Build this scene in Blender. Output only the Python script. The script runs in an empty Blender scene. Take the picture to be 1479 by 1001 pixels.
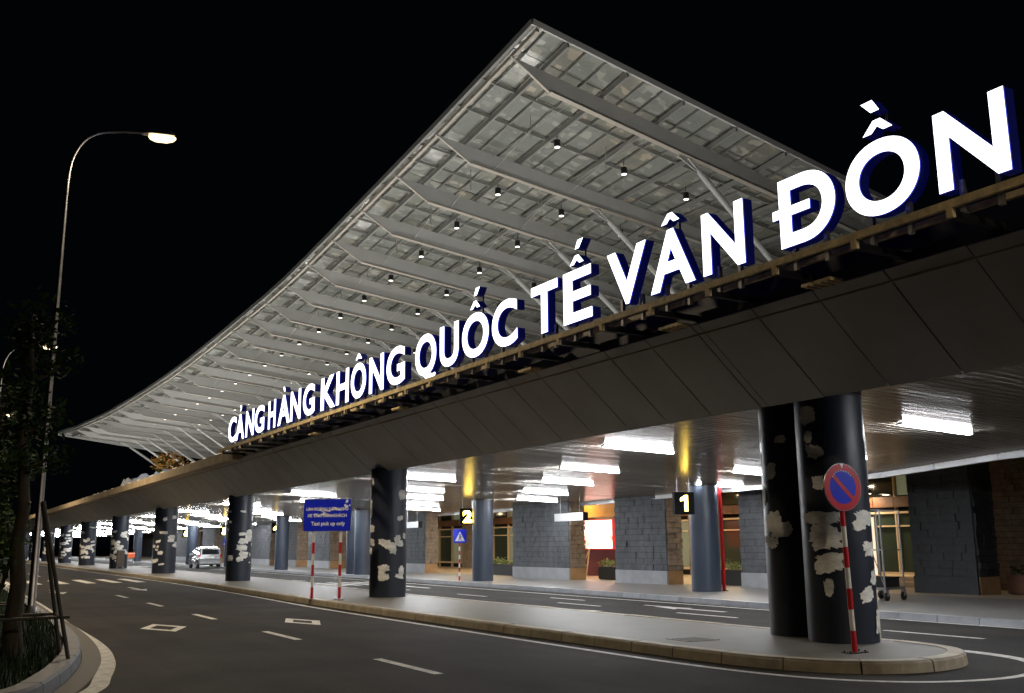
import bpy, bmesh, math, random
from mathutils import Vector, Matrix, noise
random.seed(7)
R = math.radians
PI = math.pi
sc = bpy.context.scene
C = sc.collection

# ------------------------------------------------------------------ camera
cam_d = bpy.data.cameras.new('camera')
cam = bpy.data.objects.new('camera', cam_d)
C.objects.link(cam)
cam_d.sensor_width = 36.0
cam_d.lens = 34.81
cam_d.clip_start = 0.1
cam_d.clip_end = 3000
CAM_ROT = ((0.865530, -0.500798, -0.007702), (-0.091637, -0.173456, 0.980569), (0.492403, 0.848006, 0.196023))
rt, up, fw = [Vector(v) for v in CAM_ROT]
mw = Matrix.Identity(4)
for i in range(3):
    mw[i][0] = rt[i]; mw[i][1] = up[i]; mw[i][2] = -fw[i]
mw[2][3] = 1.65
cam.matrix_world = mw
sc.camera = cam

# ------------------------------------------------------------------ night sky and exposure
w = bpy.data.worlds.new('World')
sc.world = w
w.use_nodes = True
wn = w.node_tree.nodes
bg = wn['Background']
bg.inputs[0].default_value = (0.30, 0.42, 0.62, 1)
bg.inputs[1].default_value = 0.0022
sc.view_settings.view_transform = 'Standard'
sc.view_settings.look = 'None'
sc.view_settings.exposure = 0.0
sc.view_settings.gamma = 1.0
sc.view_settings.use_curve_mapping = False
sc.cycles.sample_clamp_indirect = 4.0
sc.cycles.max_bounces = 6
sc.cycles.use_light_tree = True
STREET_POWER = 1100.0
TUBE = 150.0
ADDED_FLOOD = 600.0

# ------------------------------------------------------------------ materials
def mat(name, col, rough=0.6, metal=0.0, var=0.0, scale=4.0, bump=0.0, bscale=None, spec=0.5, stretch=(1, 1, 1), col2=None, detail=5, coat=0.0):
    m = bpy.data.materials.new(name)
    m.use_nodes = True
    n = m.node_tree.nodes; l = m.node_tree.links
    b = n['Principled BSDF']
    b.inputs['Base Color'].default_value = (*col, 1)
    b.inputs['Roughness'].default_value = rough
    b.inputs['Metallic'].default_value = metal
    b.inputs['Specular IOR Level'].default_value = spec
    b.inputs['Coat Weight'].default_value = coat
    if var or bump:
        tc = n.new('ShaderNodeTexCoord'); mp = n.new('ShaderNodeMapping')
        mp.inputs['Scale'].default_value = stretch
        l.new(tc.outputs['Object'], mp.inputs[0])
    if var:
        t = n.new('ShaderNodeTexNoise'); t.inputs['Scale'].default_value = scale; t.inputs['Detail'].default_value = detail
        t.inputs['Roughness'].default_value = 0.65
        l.new(mp.outputs[0], t.inputs['Vector'])
        r = n.new('ShaderNodeValToRGB')
        c2 = col2 if col2 else tuple(min(1, c * (1 + var)) for c in col)
        c1 = tuple(max(0, c * (1 - var)) for c in col)
        r.color_ramp.elements[0].color = (*c1, 1); r.color_ramp.elements[0].position = 0.3
        r.color_ramp.elements[1].color = (*c2, 1); r.color_ramp.elements[1].position = 0.7
        l.new(t.outputs['Fac'], r.inputs[0]); l.new(r.outputs[0], b.inputs['Base Color'])
        mr = n.new('ShaderNodeMapRange'); mr.inputs[3].default_value = max(0.02, rough * 0.8); mr.inputs[4].default_value = min(1, rough * 1.2)
        l.new(t.outputs['Fac'], mr.inputs[0]); l.new(mr.outputs[0], b.inputs['Roughness'])
    if bump:
        t2 = n.new('ShaderNodeTexNoise'); t2.inputs['Scale'].default_value = bscale or scale * 6; t2.inputs['Detail'].default_value = 4
        l.new(mp.outputs[0], t2.inputs['Vector'])
        bp = n.new('ShaderNodeBump'); bp.inputs['Strength'].default_value = bump; bp.inputs['Distance'].default_value = 0.02
        l.new(t2.outputs['Fac'], bp.inputs['Height']); l.new(bp.outputs[0], b.inputs['Normal'])
    return m

def emis(name, col, s, base=(0.8, 0.8, 0.8)):
    m = bpy.data.materials.new(name); m.use_nodes = True
    b = m.node_tree.nodes['Principled BSDF']
    b.inputs['Base Color'].default_value = (*base, 1)
    b.inputs['Emission Color'].default_value = (*col, 1)
    b.inputs['Emission Strength'].default_value = s
    return m

M = {}
M['asphalt'] = mat('asphalt', (0.019, 0.0175, 0.0165), 0.8, spec=0.16, var=0.30, scale=0.9, bump=0.35, bscale=60, detail=8)
_n = M['asphalt'].node_tree; _b = _n.nodes['Principled BSDF']
def _mul(scale, stretch, lo, hi, p0, p1, det=6):
    tc = _n.nodes.new('ShaderNodeTexCoord'); mp = _n.nodes.new('ShaderNodeMapping'); mp.inputs['Scale'].default_value = stretch; t = _n.nodes.new('ShaderNodeTexNoise'); t.inputs['Scale'].default_value = scale; t.inputs['Detail'].default_value = det
    _n.links.new(tc.outputs['Object'], mp.inputs[0]); _n.links.new(mp.outputs[0], t.inputs['Vector'])
    r = _n.nodes.new('ShaderNodeValToRGB'); r.color_ramp.elements[0].position = p0; r.color_ramp.elements[0].color = (lo, lo, lo, 1); r.color_ramp.elements[1].position = p1; r.color_ramp.elements[1].color = (hi, hi * .97, hi * .93, 1)
    m = _n.nodes.new('ShaderNodeMix'); m.data_type = 'RGBA'; m.blend_type = 'MULTIPLY'; m.inputs[0].default_value = 1.0
    src = _b.inputs['Base Color'].links[0].from_socket
    _n.links.new(t.outputs['Fac'], r.inputs[0]); _n.links.new(src, m.inputs[6]); _n.links.new(r.outputs[0], m.inputs[7]); _n.links.new(m.outputs[2], _b.inputs['Base Color'])
_mul(1.2, (1.0, .06, 1), .75, 1.35, .35, .65)
_mul(.35, (1, 1, 1), .7, 1.3, .4, .62, 9)
_mul(45, (1, 1, 1), .55, 1.7, .35, .7, 2)
M['paint'] = mat('road_paint', (0.55, 0.53, 0.48), 0.6, var=0.45, scale=7, bump=0.2, bscale=60)
M['concrete'] = mat('island_concrete', (0.122, 0.112, 0.096), 0.55, var=0.3, scale=1.1, bump=0.15, bscale=25, detail=9)
M['kerb'] = mat('kerb_stone', (0.33, 0.285, 0.205), 0.6, var=0.35, scale=2.6, bump=0.25, bscale=30, detail=9)
M['kerb_grey'] = mat('grey_kerb_stone', (0.15, 0.155, 0.175), 0.6, var=0.25, scale=2.4, bump=0.2, bscale=30, detail=9)
M['pave'] = mat('pavement', (0.20, 0.192, 0.18), 0.42, var=0.18, scale=1.7, bump=0.08, bscale=20)
M['beige_floor'] = mat('entrance_floor', (0.42, 0.34, 0.25), 0.35, var=0.12, scale=2)
M['gutter'] = mat('gutter_concrete', (0.085, 0.076, 0.063), 0.7, var=0.3, scale=2.5, bump=0.2)
M['fascia'] = mat('fascia_metal', (0.50, 0.495, 0.48), 0.5, metal=0.2, var=0.07, scale=0.5)
_n = M['fascia'].node_tree; _b = _n.nodes['Principled BSDF']
_tc = _n.nodes.new('ShaderNodeTexCoord'); _mp = _n.nodes.new('ShaderNodeMapping'); _mp.inputs['Scale'].default_value = (.8, 1.1, .8); _t = _n.nodes.new('ShaderNodeTexNoise'); _t.inputs['Scale'].default_value = 1.0; _t.inputs['Detail'].default_value = 7
_n.links.new(_tc.outputs['Object'], _mp.inputs[0]); _n.links.new(_mp.outputs[0], _t.inputs['Vector'])
_r = _n.nodes.new('ShaderNodeValToRGB'); _r.color_ramp.elements[0].position = .3; _r.color_ramp.elements[0].color = (.84, .83, .81, 1); _r.color_ramp.elements[1].position = .65
_m = _n.nodes.new('ShaderNodeMix'); _m.data_type = 'RGBA'; _m.blend_type = 'MULTIPLY'; _m.inputs[0].default_value = 1.0
_src = _b.inputs['Base Color'].links[0].from_socket
_n.links.new(_t.outputs['Fac'], _r.inputs[0]); _n.links.new(_src, _m.inputs[6]); _n.links.new(_r.outputs[0], _m.inputs[7]); _n.links.new(_m.outputs[2], _b.inputs['Base Color'])
M['joint'] = mat('dark_joint', (0.012, 0.012, 0.012), 0.8)
M['ceiling'] = mat('ceiling_metal', (0.50, 0.455, 0.395), 0.23, metal=0.6, var=0.06, scale=0.6, stretch=(0.3, 3, 1))
M['ceiling'].node_tree.nodes['Principled BSDF'].inputs['Specular Tint'].default_value = (.38, .34, .30, 1)
M['white'] = mat('white_trim', (0.84, 0.85, 0.87), 0.4, var=0.06, scale=2)
M['column'] = mat('column_paint', (0.020, 0.025, 0.038), 0.42, var=0.08, scale=1.3, spec=0.4)
M['column2'] = mat('inner_column_paint', (0.045, 0.058, 0.085), 0.4, var=0.12, scale=1.2)
M['patch'] = mat('plaster_patch', (0.74, 0.70, 0.63), 0.8, var=0.4, scale=2.2, bump=0.5, bscale=14, stretch=(1, 1, 2.2), detail=9)
M['roofsteel'] = mat('roof_steel', (0.52, 0.52, 0.50), 0.45, var=0.06, scale=0.8)
M['roofdark'] = mat('roof_purlin_steel', (0.27, 0.27, 0.25), 0.5, var=0.1, scale=1.2)
M['gutter_edge'] = mat('eave_metal', (0.55, 0.50, 0.43), 0.4, metal=0.3)
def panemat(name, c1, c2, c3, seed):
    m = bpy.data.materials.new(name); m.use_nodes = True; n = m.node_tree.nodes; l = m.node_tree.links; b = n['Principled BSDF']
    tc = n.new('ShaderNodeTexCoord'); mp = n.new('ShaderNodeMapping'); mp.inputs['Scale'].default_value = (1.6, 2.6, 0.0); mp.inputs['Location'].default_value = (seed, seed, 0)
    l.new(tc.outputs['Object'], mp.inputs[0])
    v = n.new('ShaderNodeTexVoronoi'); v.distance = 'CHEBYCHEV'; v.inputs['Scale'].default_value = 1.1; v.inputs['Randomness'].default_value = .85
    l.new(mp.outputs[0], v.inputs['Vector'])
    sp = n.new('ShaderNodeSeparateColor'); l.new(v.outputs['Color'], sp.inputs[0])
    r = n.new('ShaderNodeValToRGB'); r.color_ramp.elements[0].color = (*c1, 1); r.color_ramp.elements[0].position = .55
    r.color_ramp.elements[1].color = (*c2, 1); r.color_ramp.elements[1].position = .78; e = r.color_ramp.elements.new(.93); e.color = (*c3, 1)  # paler blocky cells paint reflections into the pane colour
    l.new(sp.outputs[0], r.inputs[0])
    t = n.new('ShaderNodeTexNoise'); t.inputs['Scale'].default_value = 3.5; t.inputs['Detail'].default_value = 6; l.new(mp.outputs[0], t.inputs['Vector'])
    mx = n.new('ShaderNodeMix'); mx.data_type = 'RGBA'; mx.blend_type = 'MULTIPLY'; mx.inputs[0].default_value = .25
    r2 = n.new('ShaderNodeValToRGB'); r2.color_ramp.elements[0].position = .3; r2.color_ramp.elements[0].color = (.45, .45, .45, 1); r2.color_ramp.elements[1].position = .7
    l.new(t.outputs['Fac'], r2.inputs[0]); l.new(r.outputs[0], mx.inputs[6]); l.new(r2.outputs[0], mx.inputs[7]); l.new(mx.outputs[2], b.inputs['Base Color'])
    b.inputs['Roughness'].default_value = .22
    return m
M['pane_a'] = panemat('roof_glass_reflections', (.275, .29, .262), (.295, .305, .28), (.44, .44, .39), 0)
M['pane_b'] = panemat('roof_glass_pale_reflections', (.26, .27, .235), (.285, .29, .25), (.50, .48, .41), 5)
M['pane_c'] = panemat('roof_glass_beige_reflections', (.27, .27, .23), (.31, .295, .245), (.50, .44, .34), 9)
M['sign_black'] = mat('sign_box_black', (0.004, 0.004, 0.005), 0.7, spec=0.1)
M['black'] = mat('black_metal', (0.012, 0.012, 0.014), 0.45)
M['polesteel'] = mat('weathered_pole_steel', (0.20, 0.20, 0.215), 0.32, metal=0.9, var=0.1, scale=3)
M['steel'] = mat('galvanised_steel', (0.42, 0.42, 0.43), 0.38, metal=0.85, var=0.08, scale=6)
M['gold'] = mat('ochre_steel_rail', (0.74, 0.55, 0.30), 0.6, var=0.45, scale=5, bump=0.2, detail=8)
M['blue_side'] = emis('letter_side_blue', (0.02, 0.04, 1.0), 0.022, (0.007, 0.011, 0.13))
M['face'] = emis('letter_face', (0.93, 0.95, 1.0), 3.2)
M['edgeglow'] = emis('letter_trim', (0.10, 0.13, 1.0), .8, (0.02, 0.02, 0.3))
M['tube'] = emis('tube_light', (0.93, 0.96, 1.0), TUBE)
M['lamp'] = emis('lamp_lens', (1.0, 0.76, 0.42), 3.0)
M['spot'] = emis('spot_lens', (1.0, 0.93, 0.8), 3.0)
M['yellow'] = emis('numeral_yellow', (1.0, 0.70, 0.10), 22)
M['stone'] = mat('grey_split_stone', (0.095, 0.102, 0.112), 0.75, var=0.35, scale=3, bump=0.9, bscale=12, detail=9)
M['stone_shaded'] = mat('shaded_split_stone', (0.028, 0.031, 0.034), 0.75, var=0.35, scale=3, bump=0.9, bscale=12, detail=9)  # the grey split stone again, with shade put into its colour
M['brown'] = mat('brown_split_stone', (0.215, 0.17, 0.13), 0.8, var=0.4, scale=4, bump=1.0, bscale=14, detail=9)
M['plinth'] = mat('pale_plinth_stone', (0.36, 0.37, 0.39), 0.35, var=0.15, scale=2)
M['plinth_brown'] = mat('brown_plinth_stone', (0.33, 0.20, 0.10), 0.5, var=0.2, scale=2)
M['glass'] = mat('green_glass', (0.03, 0.045, 0.035), 0.08, spec=0.9)
M['glass_pale'] = emis('lit_window', (0.95, 0.80, 0.55), 0.42, (0.3, 0.28, 0.2))
M['glass_green'] = emis('lit_green_window', (0.66, 0.68, 0.40), 0.13, (0.10, 0.12, 0.08))
M['beige'] = mat('beige_cladding', (0.55, 0.42, 0.27), 0.5, var=0.08)
M['frame'] = mat('window_frame', (0.16, 0.15, 0.13), 0.4, metal=0.5)
M['terracotta'] = mat('terracotta_cladding', (0.11, 0.045, 0.02), 0.6, var=0.2)
M['soffit'] = mat('wood_soffit', (0.36, 0.24, 0.13), 0.45, var=0.15, scale=1.5)
M['red'] = mat('red_paint', (0.50, 0.012, 0.015), 0.45, var=0.12, scale=9)
M['whitep'] = mat('white_paint', (0.75, 0.72, 0.66), 0.45, var=0.12, scale=9)
M['bluesign'] = mat('blue_sign_sheet', (0.012, 0.028, 0.62), 0.3, var=0.08, scale=4)
M['redsign'] = mat('red_sign_sheet', (0.50, 0.008, 0.02), 0.35)
M['signwhite'] = mat('sign_letters', (0.85, 0.87, 0.9), 0.4)
M['planter'] = mat('dark_planter', (0.02, 0.022, 0.02), 0.5)
M['soil'] = mat('planting_soil', (0.03, 0.024, 0.016), 0.95, bump=0.6, bscale=20)
M['leaf'] = mat('leaf_green', (0.024, 0.046, 0.009), 0.8, spec=0.1, var=0.5, scale=3)
M['leaf2'] = mat('leaf_bright', (0.09, 0.14, 0.02), 0.5, var=0.4, scale=6)
M['leafdry'] = mat('leaf_ochre', (0.22, 0.12, 0.025), 0.6, var=0.4, scale=6)
M['bark'] = mat('bark', (0.07, 0.054, 0.034), 0.9, var=0.5, scale=5, bump=1.0, bscale=22, stretch=(1, 1, 0.3), detail=9)
M['bamboo'] = mat('stake_wood', (0.07, 0.06, 0.045), 0.7, var=0.3, scale=8)
M['grass'] = mat('grass_blades', (0.016, 0.040, 0.008), 0.6, var=0.4, scale=2)
M['carpaint'] = mat('silver_car_paint', (0.50, 0.50, 0.51), 0.25, metal=0.6, coat=0.6)
M['carglass'] = mat('dark_car_glass', (0.01, 0.012, 0.014), 0.06, spec=0.9)
M['rubber'] = mat('tyre_rubber', (0.015, 0.015, 0.015), 0.8)
M['redlens'] = mat('red_tail_lens', (0.5, 0.02, 0.02), 0.2)
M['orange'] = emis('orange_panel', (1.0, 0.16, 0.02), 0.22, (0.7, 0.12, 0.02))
M['tarp'] = mat('blue_white_sheet', (0.16, 0.24, 0.45), 0.5, var=0.6, scale=2.5, bump=0.5)
M['deckedge'] = mat('deck_edge_concrete', (0.42, 0.32, 0.20), 0.75, var=0.3, scale=1.5, bump=0.3)
M['timber'] = mat('bin_slats', (0.12, 0.10, 0.075), 0.7, var=0.3, scale=8)
M['cable'] = mat('steel_rod', (0.5, 0.49, 0.45), 0.4, metal=0.4)
M['dark_ground'] = mat('far_ground', (0.03, 0.03, 0.025), 0.9, var=0.3, scale=0.2)

# ------------------------------------------------------------------ mesh helpers
class MB:
    def __init__(s): s.v = []; s.f = []; s.sm = []
    def add(s, vs, fs, smooth=False):
        o = len(s.v); s.v += [tuple(v) for v in vs]
        for f in fs: s.f.append([i + o for i in f]); s.sm.append(smooth)
        return s
    def box(s, a, b):
        x0, y0, z0 = a; x1, y1, z1 = b
        return s.add([(x0,y0,z0),(x1,y0,z0),(x1,y1,z0),(x0,y1,z0),(x0,y0,z1),(x1,y0,z1),(x1,y1,z1),(x0,y1,z1)],
              [(0,3,2,1),(4,5,6,7),(0,1,5,4),(1,2,6,5),(2,3,7,6),(3,0,4,7)])
    def hexa(s, p):   # 8 points, bottom 4 ccw then top 4
        return s.add(p, [(0,3,2,1),(4,5,6,7),(0,1,5,4),(1,2,6,5),(2,3,7,6),(3,0,4,7)])
    def bar(s, p, q, w_, h_, up_=(0, 0, 1)):
        p = Vector(p); q = Vector(q); d = (q - p).normalized(); u = Vector(up_)
        sx = d.cross(u)
        if sx.length < 1e-4: sx = d.cross(Vector((1, 0, 0)))
        sx.normalize(); u = sx.cross(d)
        sx *= w_ / 2; u *= h_ / 2
        return s.hexa([p - sx - u, p + sx - u, q + sx - u, q - sx - u, p - sx + u, p + sx + u, q + sx + u, q - sx + u])
    def tube(s, pts, rads, n=10, cap=True):
        pts = [Vector(p) for p in pts]
        if not isinstance(rads, (list, tuple)): rads = [rads] * len(pts)
        vs = []; fs = []
        prev = None
        for i, p in enumerate(pts):
            d = (pts[min(i + 1, len(pts) - 1)] - pts[max(i - 1, 0)]).normalized()
            if prev is None:
                a = d.orthogonal().normalized()
            else:
                a = (prev - d * prev.dot(d)).normalized()
            prev = a
            b = d.cross(a)
            for k in range(n):
                t = 2 * PI * k / n
                vs.append(p + (a * math.cos(t) + b * math.sin(t)) * rads[i])
        for i in range(len(pts) - 1):
            for k in range(n):
                k2 = (k + 1) % n
                fs.append((i*n + k, i*n + k2, (i+1)*n + k2, (i+1)*n + k))
        s.add(vs, fs, True)
        if cap:
            m0 = len(pts) - 1
            s.add(vs[:n], [tuple(range(n))[::-1]]); s.add(vs[m0*n:], [tuple(range(n))])
        return s
    def prism(s, poly, z0, z1):      # polygon in xy
        n = len(poly)
        vs = [(x, y, z0) for x, y in poly] + [(x, y, z1) for x, y in poly]
        return s.add(vs, [tuple(range(n))[::-1], tuple(range(n, 2*n))] + [(i, (i+1) % n, n + (i+1) % n, n + i) for i in range(n)])
    def build(s, name, m, parent=None, loc=None, rz=0.0):
        me = bpy.data.meshes.new(name)
        me.from_pydata(s.v, [], s.f)
        me.polygons.foreach_set('use_smooth', s.sm)
        if m: me.materials.append(m)
        me.update()
        o = bpy.data.objects.new(name, me); C.objects.link(o)
        if parent: o.parent = parent
        if loc: o.location = loc
        if rz: o.rotation_euler.z = rz
        return o

def tag(o, label=None, cat=None, group=None, kind=None):
    if label: o['label'] = label
    if cat: o['category'] = cat
    if group: o['group'] = group
    if kind: o['kind'] = kind
    return o
def empty(name, loc=(0, 0, 0), rz=0.0):
    o = bpy.data.objects.new(name, None); C.objects.link(o); o.location = loc; o.rotation_euler.z = rz
    o.empty_display_size = 0.2
    return o
def copy_tree(o, parent=None):
    c = o.copy(); C.objects.link(c)
    if parent: c.parent = parent
    for ch in o.children: copy_tree(ch, c)
    return c
def inst(src, name, parent, loc=(0,0,0), rot=None, scale=None):
    o = bpy.data.objects.new(name, src.data); C.objects.link(o); o.parent = parent; o.location = loc
    if rot: o.rotation_euler = rot
    if scale: o.scale = scale
    return o
def interp(tab, y):
    if y <= tab[0][0]: return tab[0][1]
    for (a, va), (b, vb) in zip(tab, tab[1:]):
        if y <= b: return va + (vb - va) * (y - a) / (b - a)
    return tab[-1][1]
def smooth(pts, n=6, closed=False):
    out = []; P = [Vector((*p, 0)) if len(p) == 2 else Vector(p) for p in pts]; L = len(P)
    rng = L if closed else L - 1
    for i in range(rng):
        if closed: p0, p1, p2, p3 = P[(i-1) % L], P[i], P[(i+1) % L], P[(i+2) % L]
        else: p0, p1, p2, p3 = P[max(i-1, 0)], P[i], P[i+1], P[min(i+2, L-1)]
        for k in range(n):
            t = k / n
            out.append(0.5 * ((2*p1) + (-p0 + p2)*t + (2*p0 - 5*p1 + 4*p2 - p3)*t*t + (-p0 + 3*p1 - 3*p2 + p3)*t**3))
    if not closed: out.append(P[-1])
    return out
def resample(pts, step):
    pts = [Vector((p[0], p[1], 0)) for p in pts]; out = [pts[0]]; acc = 0; 
    for a, b in zip(pts, pts[1:]):
        L = (b - a).length; 
        if L < 1e-9: continue
        t = step - acc
        while t <= L:
            out.append(a + (b - a) * (t / L)); t += step
        acc = (acc + L) % step
    return out
def normals(pts):
    ns = []
    for i in range(len(pts)):
        d = pts[min(i+1, len(pts)-1)] - pts[max(i-1, 0)]; d.z = 0; d.normalize()
        ns.append(Vector((-d.y, d.x, 0)))
    return ns
def strip(name, pts, o0, o1, z, m, parent=None, thick=0.0):
    ns = normals(pts); b = MB(); vs = []; fs = []
    for p, n_ in zip(pts, ns):
        a = p + n_ * o0; c = p + n_ * o1
        vs += [(a.x, a.y, z), (c.x, c.y, z)]
    for i in range(len(pts) - 1): fs.append((2*i, 2*i+1, 2*i+3, 2*i+2))
    b.add(vs, fs)
    return b.build(name, m, parent)
def flip_up(o):
    me = o.data
    bm = bmesh.new(); bm.from_mesh(me)
    for f in bm.faces:
        f.normal_update()
        if f.normal.z < 0: f.normal_flip()
    bm.to_mesh(me); bm.free(); return o
def polysheet(name, poly, z, m, kind='structure'):
    b = MB(); b.add([(p[0], p[1], z) for p in poly], [tuple(range(len(poly)))])
    o = b.build(name, m); flip_up(o)
    if kind: o['kind'] = kind
    return o

# ------------------------------------------------------------------ the ground and roads
g = MB(); g.add([(-900, -300, -0.03), (900, -300, -0.03), (900, 1500, -0.03), (-900, 1500, -0.03)], [(0, 1, 2, 3)])
g.build('ground', M['dark_ground'])['kind'] = 'structure'
road = MB()
for i in range(48):
    for j in range(8):
        x0 = -18 + j * 5; y0 = -60 + i * 10
        road.add([(x0, y0, 0), (x0+5, y0, 0), (x0+5, y0+10, 0), (x0, y0+10, 0)], [(0, 1, 2, 3)])
road = road.build('road', M['asphalt']); road['kind'] = 'structure'

# traffic island under the front row of columns
front = [(10.3, 210), (10.3, 120), (10.25, 75), (10.45, 62), (10.3, 45), (10.0, 36), (9.72, 28), (9.66, 21), (9.68, 14.5), (9.72, 11.4)]
nose = [(9.95, 10.0), (10.45, 9.2), (11.2, 8.85), (12.1, 8.95), (12.85, 9.5), (13.15, 10.4)]
back = [(13.2, 12.0), (13.25, 20), (13.3, 32), (14.2, 46), (14.4, 80), (14.4, 210)]
outline = smooth(front + nose + back, 8)
isl = empty('traffic_island'); isl['kind'] = 'structure'
top = MB(); top.add([(p.x, p.y, 0.148) for p in outline], [tuple(range(len(outline)))])
flip_up(top.build('island_paving', M['concrete'], isl))
rs = resample(outline, 0.25)
nn = normals(rs)
SEG = 4
segs = []
for i in range(0, len(rs) - SEG, SEG): segs.append((i, i + SEG))
def kerb_mb(i0, i1, b=None, gap=0.012, wid=0.22, zt=0.155):
    b = b or MB(); vs = []; n_ = i1 - i0
    for k in range(n_ + 1):
        p = rs[i0 + k].copy(); nrm = nn[i0 + k]
        if k == 0: p += (rs[i0+1] - rs[i0]).normalized() * gap
        if k == n_: p -= (rs[i1] - rs[i1-1]).normalized() * gap
        o_ = p + nrm * 0.0; q = p - nrm * 0.03; inn = p - nrm * 0.0
        # outward is +normal side or -normal side depending on walk direction; outline runs far->near->far, outside is on the right
        out = -nrm
        a = p + out * 0.03; t1 = p + out * 0.012; t2 = p - out * 0.02; c = p - out * wid
        vs += [(a.x, a.y, -0.02), (t1.x, t1.y, zt - 0.03), (t2.x, t2.y, zt), (c.x, c.y, zt), (c.x, c.y, -0.02)]
    fs = []
    for k in range(n_):
        for j in range(4): fs.append((k*5 + j, k*5 + j + 1, (k+1)*5 + j + 1, (k+1)*5 + j))
    fs.append((0, 1, 2, 3, 4)); m_ = n_*5; fs.append((m_+4, m_+3, m_+2, m_+1, m_))
    return b.add(vs, fs)
order = sorted(segs, key=lambda s_: (rs[s_[0]].x**2 + rs[s_[0]].y**2))
for s_ in order[:110]:
    kerb_mb(*s_, zt=0.152 + random.uniform(0, .008)).build('kerb_stone', M['kerb'], isl)
rest = MB()
for s_ in order[110:]: kerb_mb(*s_, b=rest)
tag(rest.build('kerb_stone', M['kerb'], isl), kind='stuff')
# a drain cover in the island
dc = MB(); 
dc.box((10.35, 12.4, 0.148), (10.95, 13.0, 0.156))
for k in range(5): dc.box((10.42, 12.46 + k*.105, 0.156), (10.88, 12.51 + k*.105, 0.161))
tag(dc.build('drain_cover', M['concrete']), 'small square drain cover set in the concrete island near its rounded nose', 'drain cover')

# road markings
mk = empty('road_markings'); mk['kind'] = 'structure'
edge = smooth([(9.9, 210), (9.9, 95), (9.95, 75), (10.1, 60), (9.95, 44), (9.62, 34), (9.3, 27), (9.22, 20), (9.2, 14), (9.25, 11.2), (9.55, 9.4), (10.3, 8.35), (11.4, 7.95), (12.5, 8.15), (13.4, 8.9), (13.75, 9.9), (13.72, 10.7)], 8)
flip_up(strip('edge_line', edge, -0.06, 0.06, 0.004, M['paint'], mk))
nosel = smooth([(12.35, 8.1), (13.05, 8.45), (13.5, 9.0), (13.8, 9.9), (13.75, 10.75)], 6)
flip_up(strip('edge_line', nosel, -0.1, 0.08, 0.008, M['paint'], mk))
def sheet(name, poly, z=0.004):
    b = MB(); b.add([(x, y, z) for x, y in poly], [tuple(range(len(poly)))]); return flip_up(b.build(name, M['paint'], mk))
for y0 in [-5.5, 0.4, 6.3, 12.15, 17.9, 24.0, 30.1, 35.9, 66, 72, 78, 84, 90, 96]:
    sheet('lane_dash', [(5.85, y0), (5.99, y0), (5.99, y0+2.1), (5.85, y0+2.1)])
def diamond(cx, cy, hw, hl, t=0.13):
    o_ = [(cx, cy-hl), (cx+hw, cy), (cx, cy+hl), (cx-hw, cy)]
    k = 1 - t*1.9/hw*0.75; k2 = 1 - t*1.9/hw*0.75
    i_ = [(cx, cy-hl*k), (cx+hw*k, cy), (cx, cy+hl*k), (cx-hw*k, cy)]
    b = MB(); b.add([(x, y, .004) for x, y in o_ + i_], [(a, (a+1) % 4, 4+(a+1) % 4, 4+a) for a in range(4)])
    return flip_up(b.build('diamond_mark', M['paint'], mk))
diamond(4.42, 22.18, 0.47, 1.15); diamond(7.38, 22.1, 0.40, 1.2)
for x in (3.4, 4.55, 5.7, 6.87, 8.03, 9.1):
    sheet('crossing_stripe', [(x-.22, 51.5), (x+.22, 51.5), (x+.22, 57.5), (x-.22, 57.5)])
def arrow(cx, y0, L=3.4, d=1):
    sheet('lane_arrow', [(cx-.09, y0), (cx+.09, y0), (cx+.09, y0+d*L*.6), (cx+.33, y0+d*L*.55), (cx, y0+d*L), (cx-.33, y0+d*L*.55), (cx-.09, y0+d*L*.6)])
arrow(4.45, 44.5, 4.2, -1); arrow(7.5, 45.2, 4.0, -1)
# inner road markings
for a in ((13.75, 13, 14), ):
    pass
sheet('edge_line', [(17.9, -30), (18.02, -30), (18.3, 27), (18.6, 45), (18.9, 80), (18.9, 200), (18.78, 200), (18.78, 80), (18.48, 45), (18.18, 27)])
for y0 in [0, 6, 11.2, 17.3, 22.6, 29, 35, 41, 47, 60, 66, 72, 78, 84, 90]:
    sheet('lane_dash', [(15.75, y0), (15.87, y0), (15.87, y0+2.1), (15.75, y0+2.1)])
for y0 in [20.4, 25.2]:
    sheet('lane_dash', [(17.0, y0), (17.12, y0), (17.12, y0+1.9), (17.0, y0+1.9)])
arrow(16.9, 18.9, 2.8); arrow(14.45, 19.4, 2.9); arrow(14.6, 36, 3.5); arrow(17.1, 36, 3.5)
for k in range(7):
    x = 14.6 + k*.62
    sheet('crossing_stripe', [(x, 40.5), (x+.3, 40.5), (x+.3, 44.5), (x, 44.5)])
    sheet('crossing_stripe', [(x+.1, 92), (x+.4, 92), (x+.4, 96), (x+.1, 96)])

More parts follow.
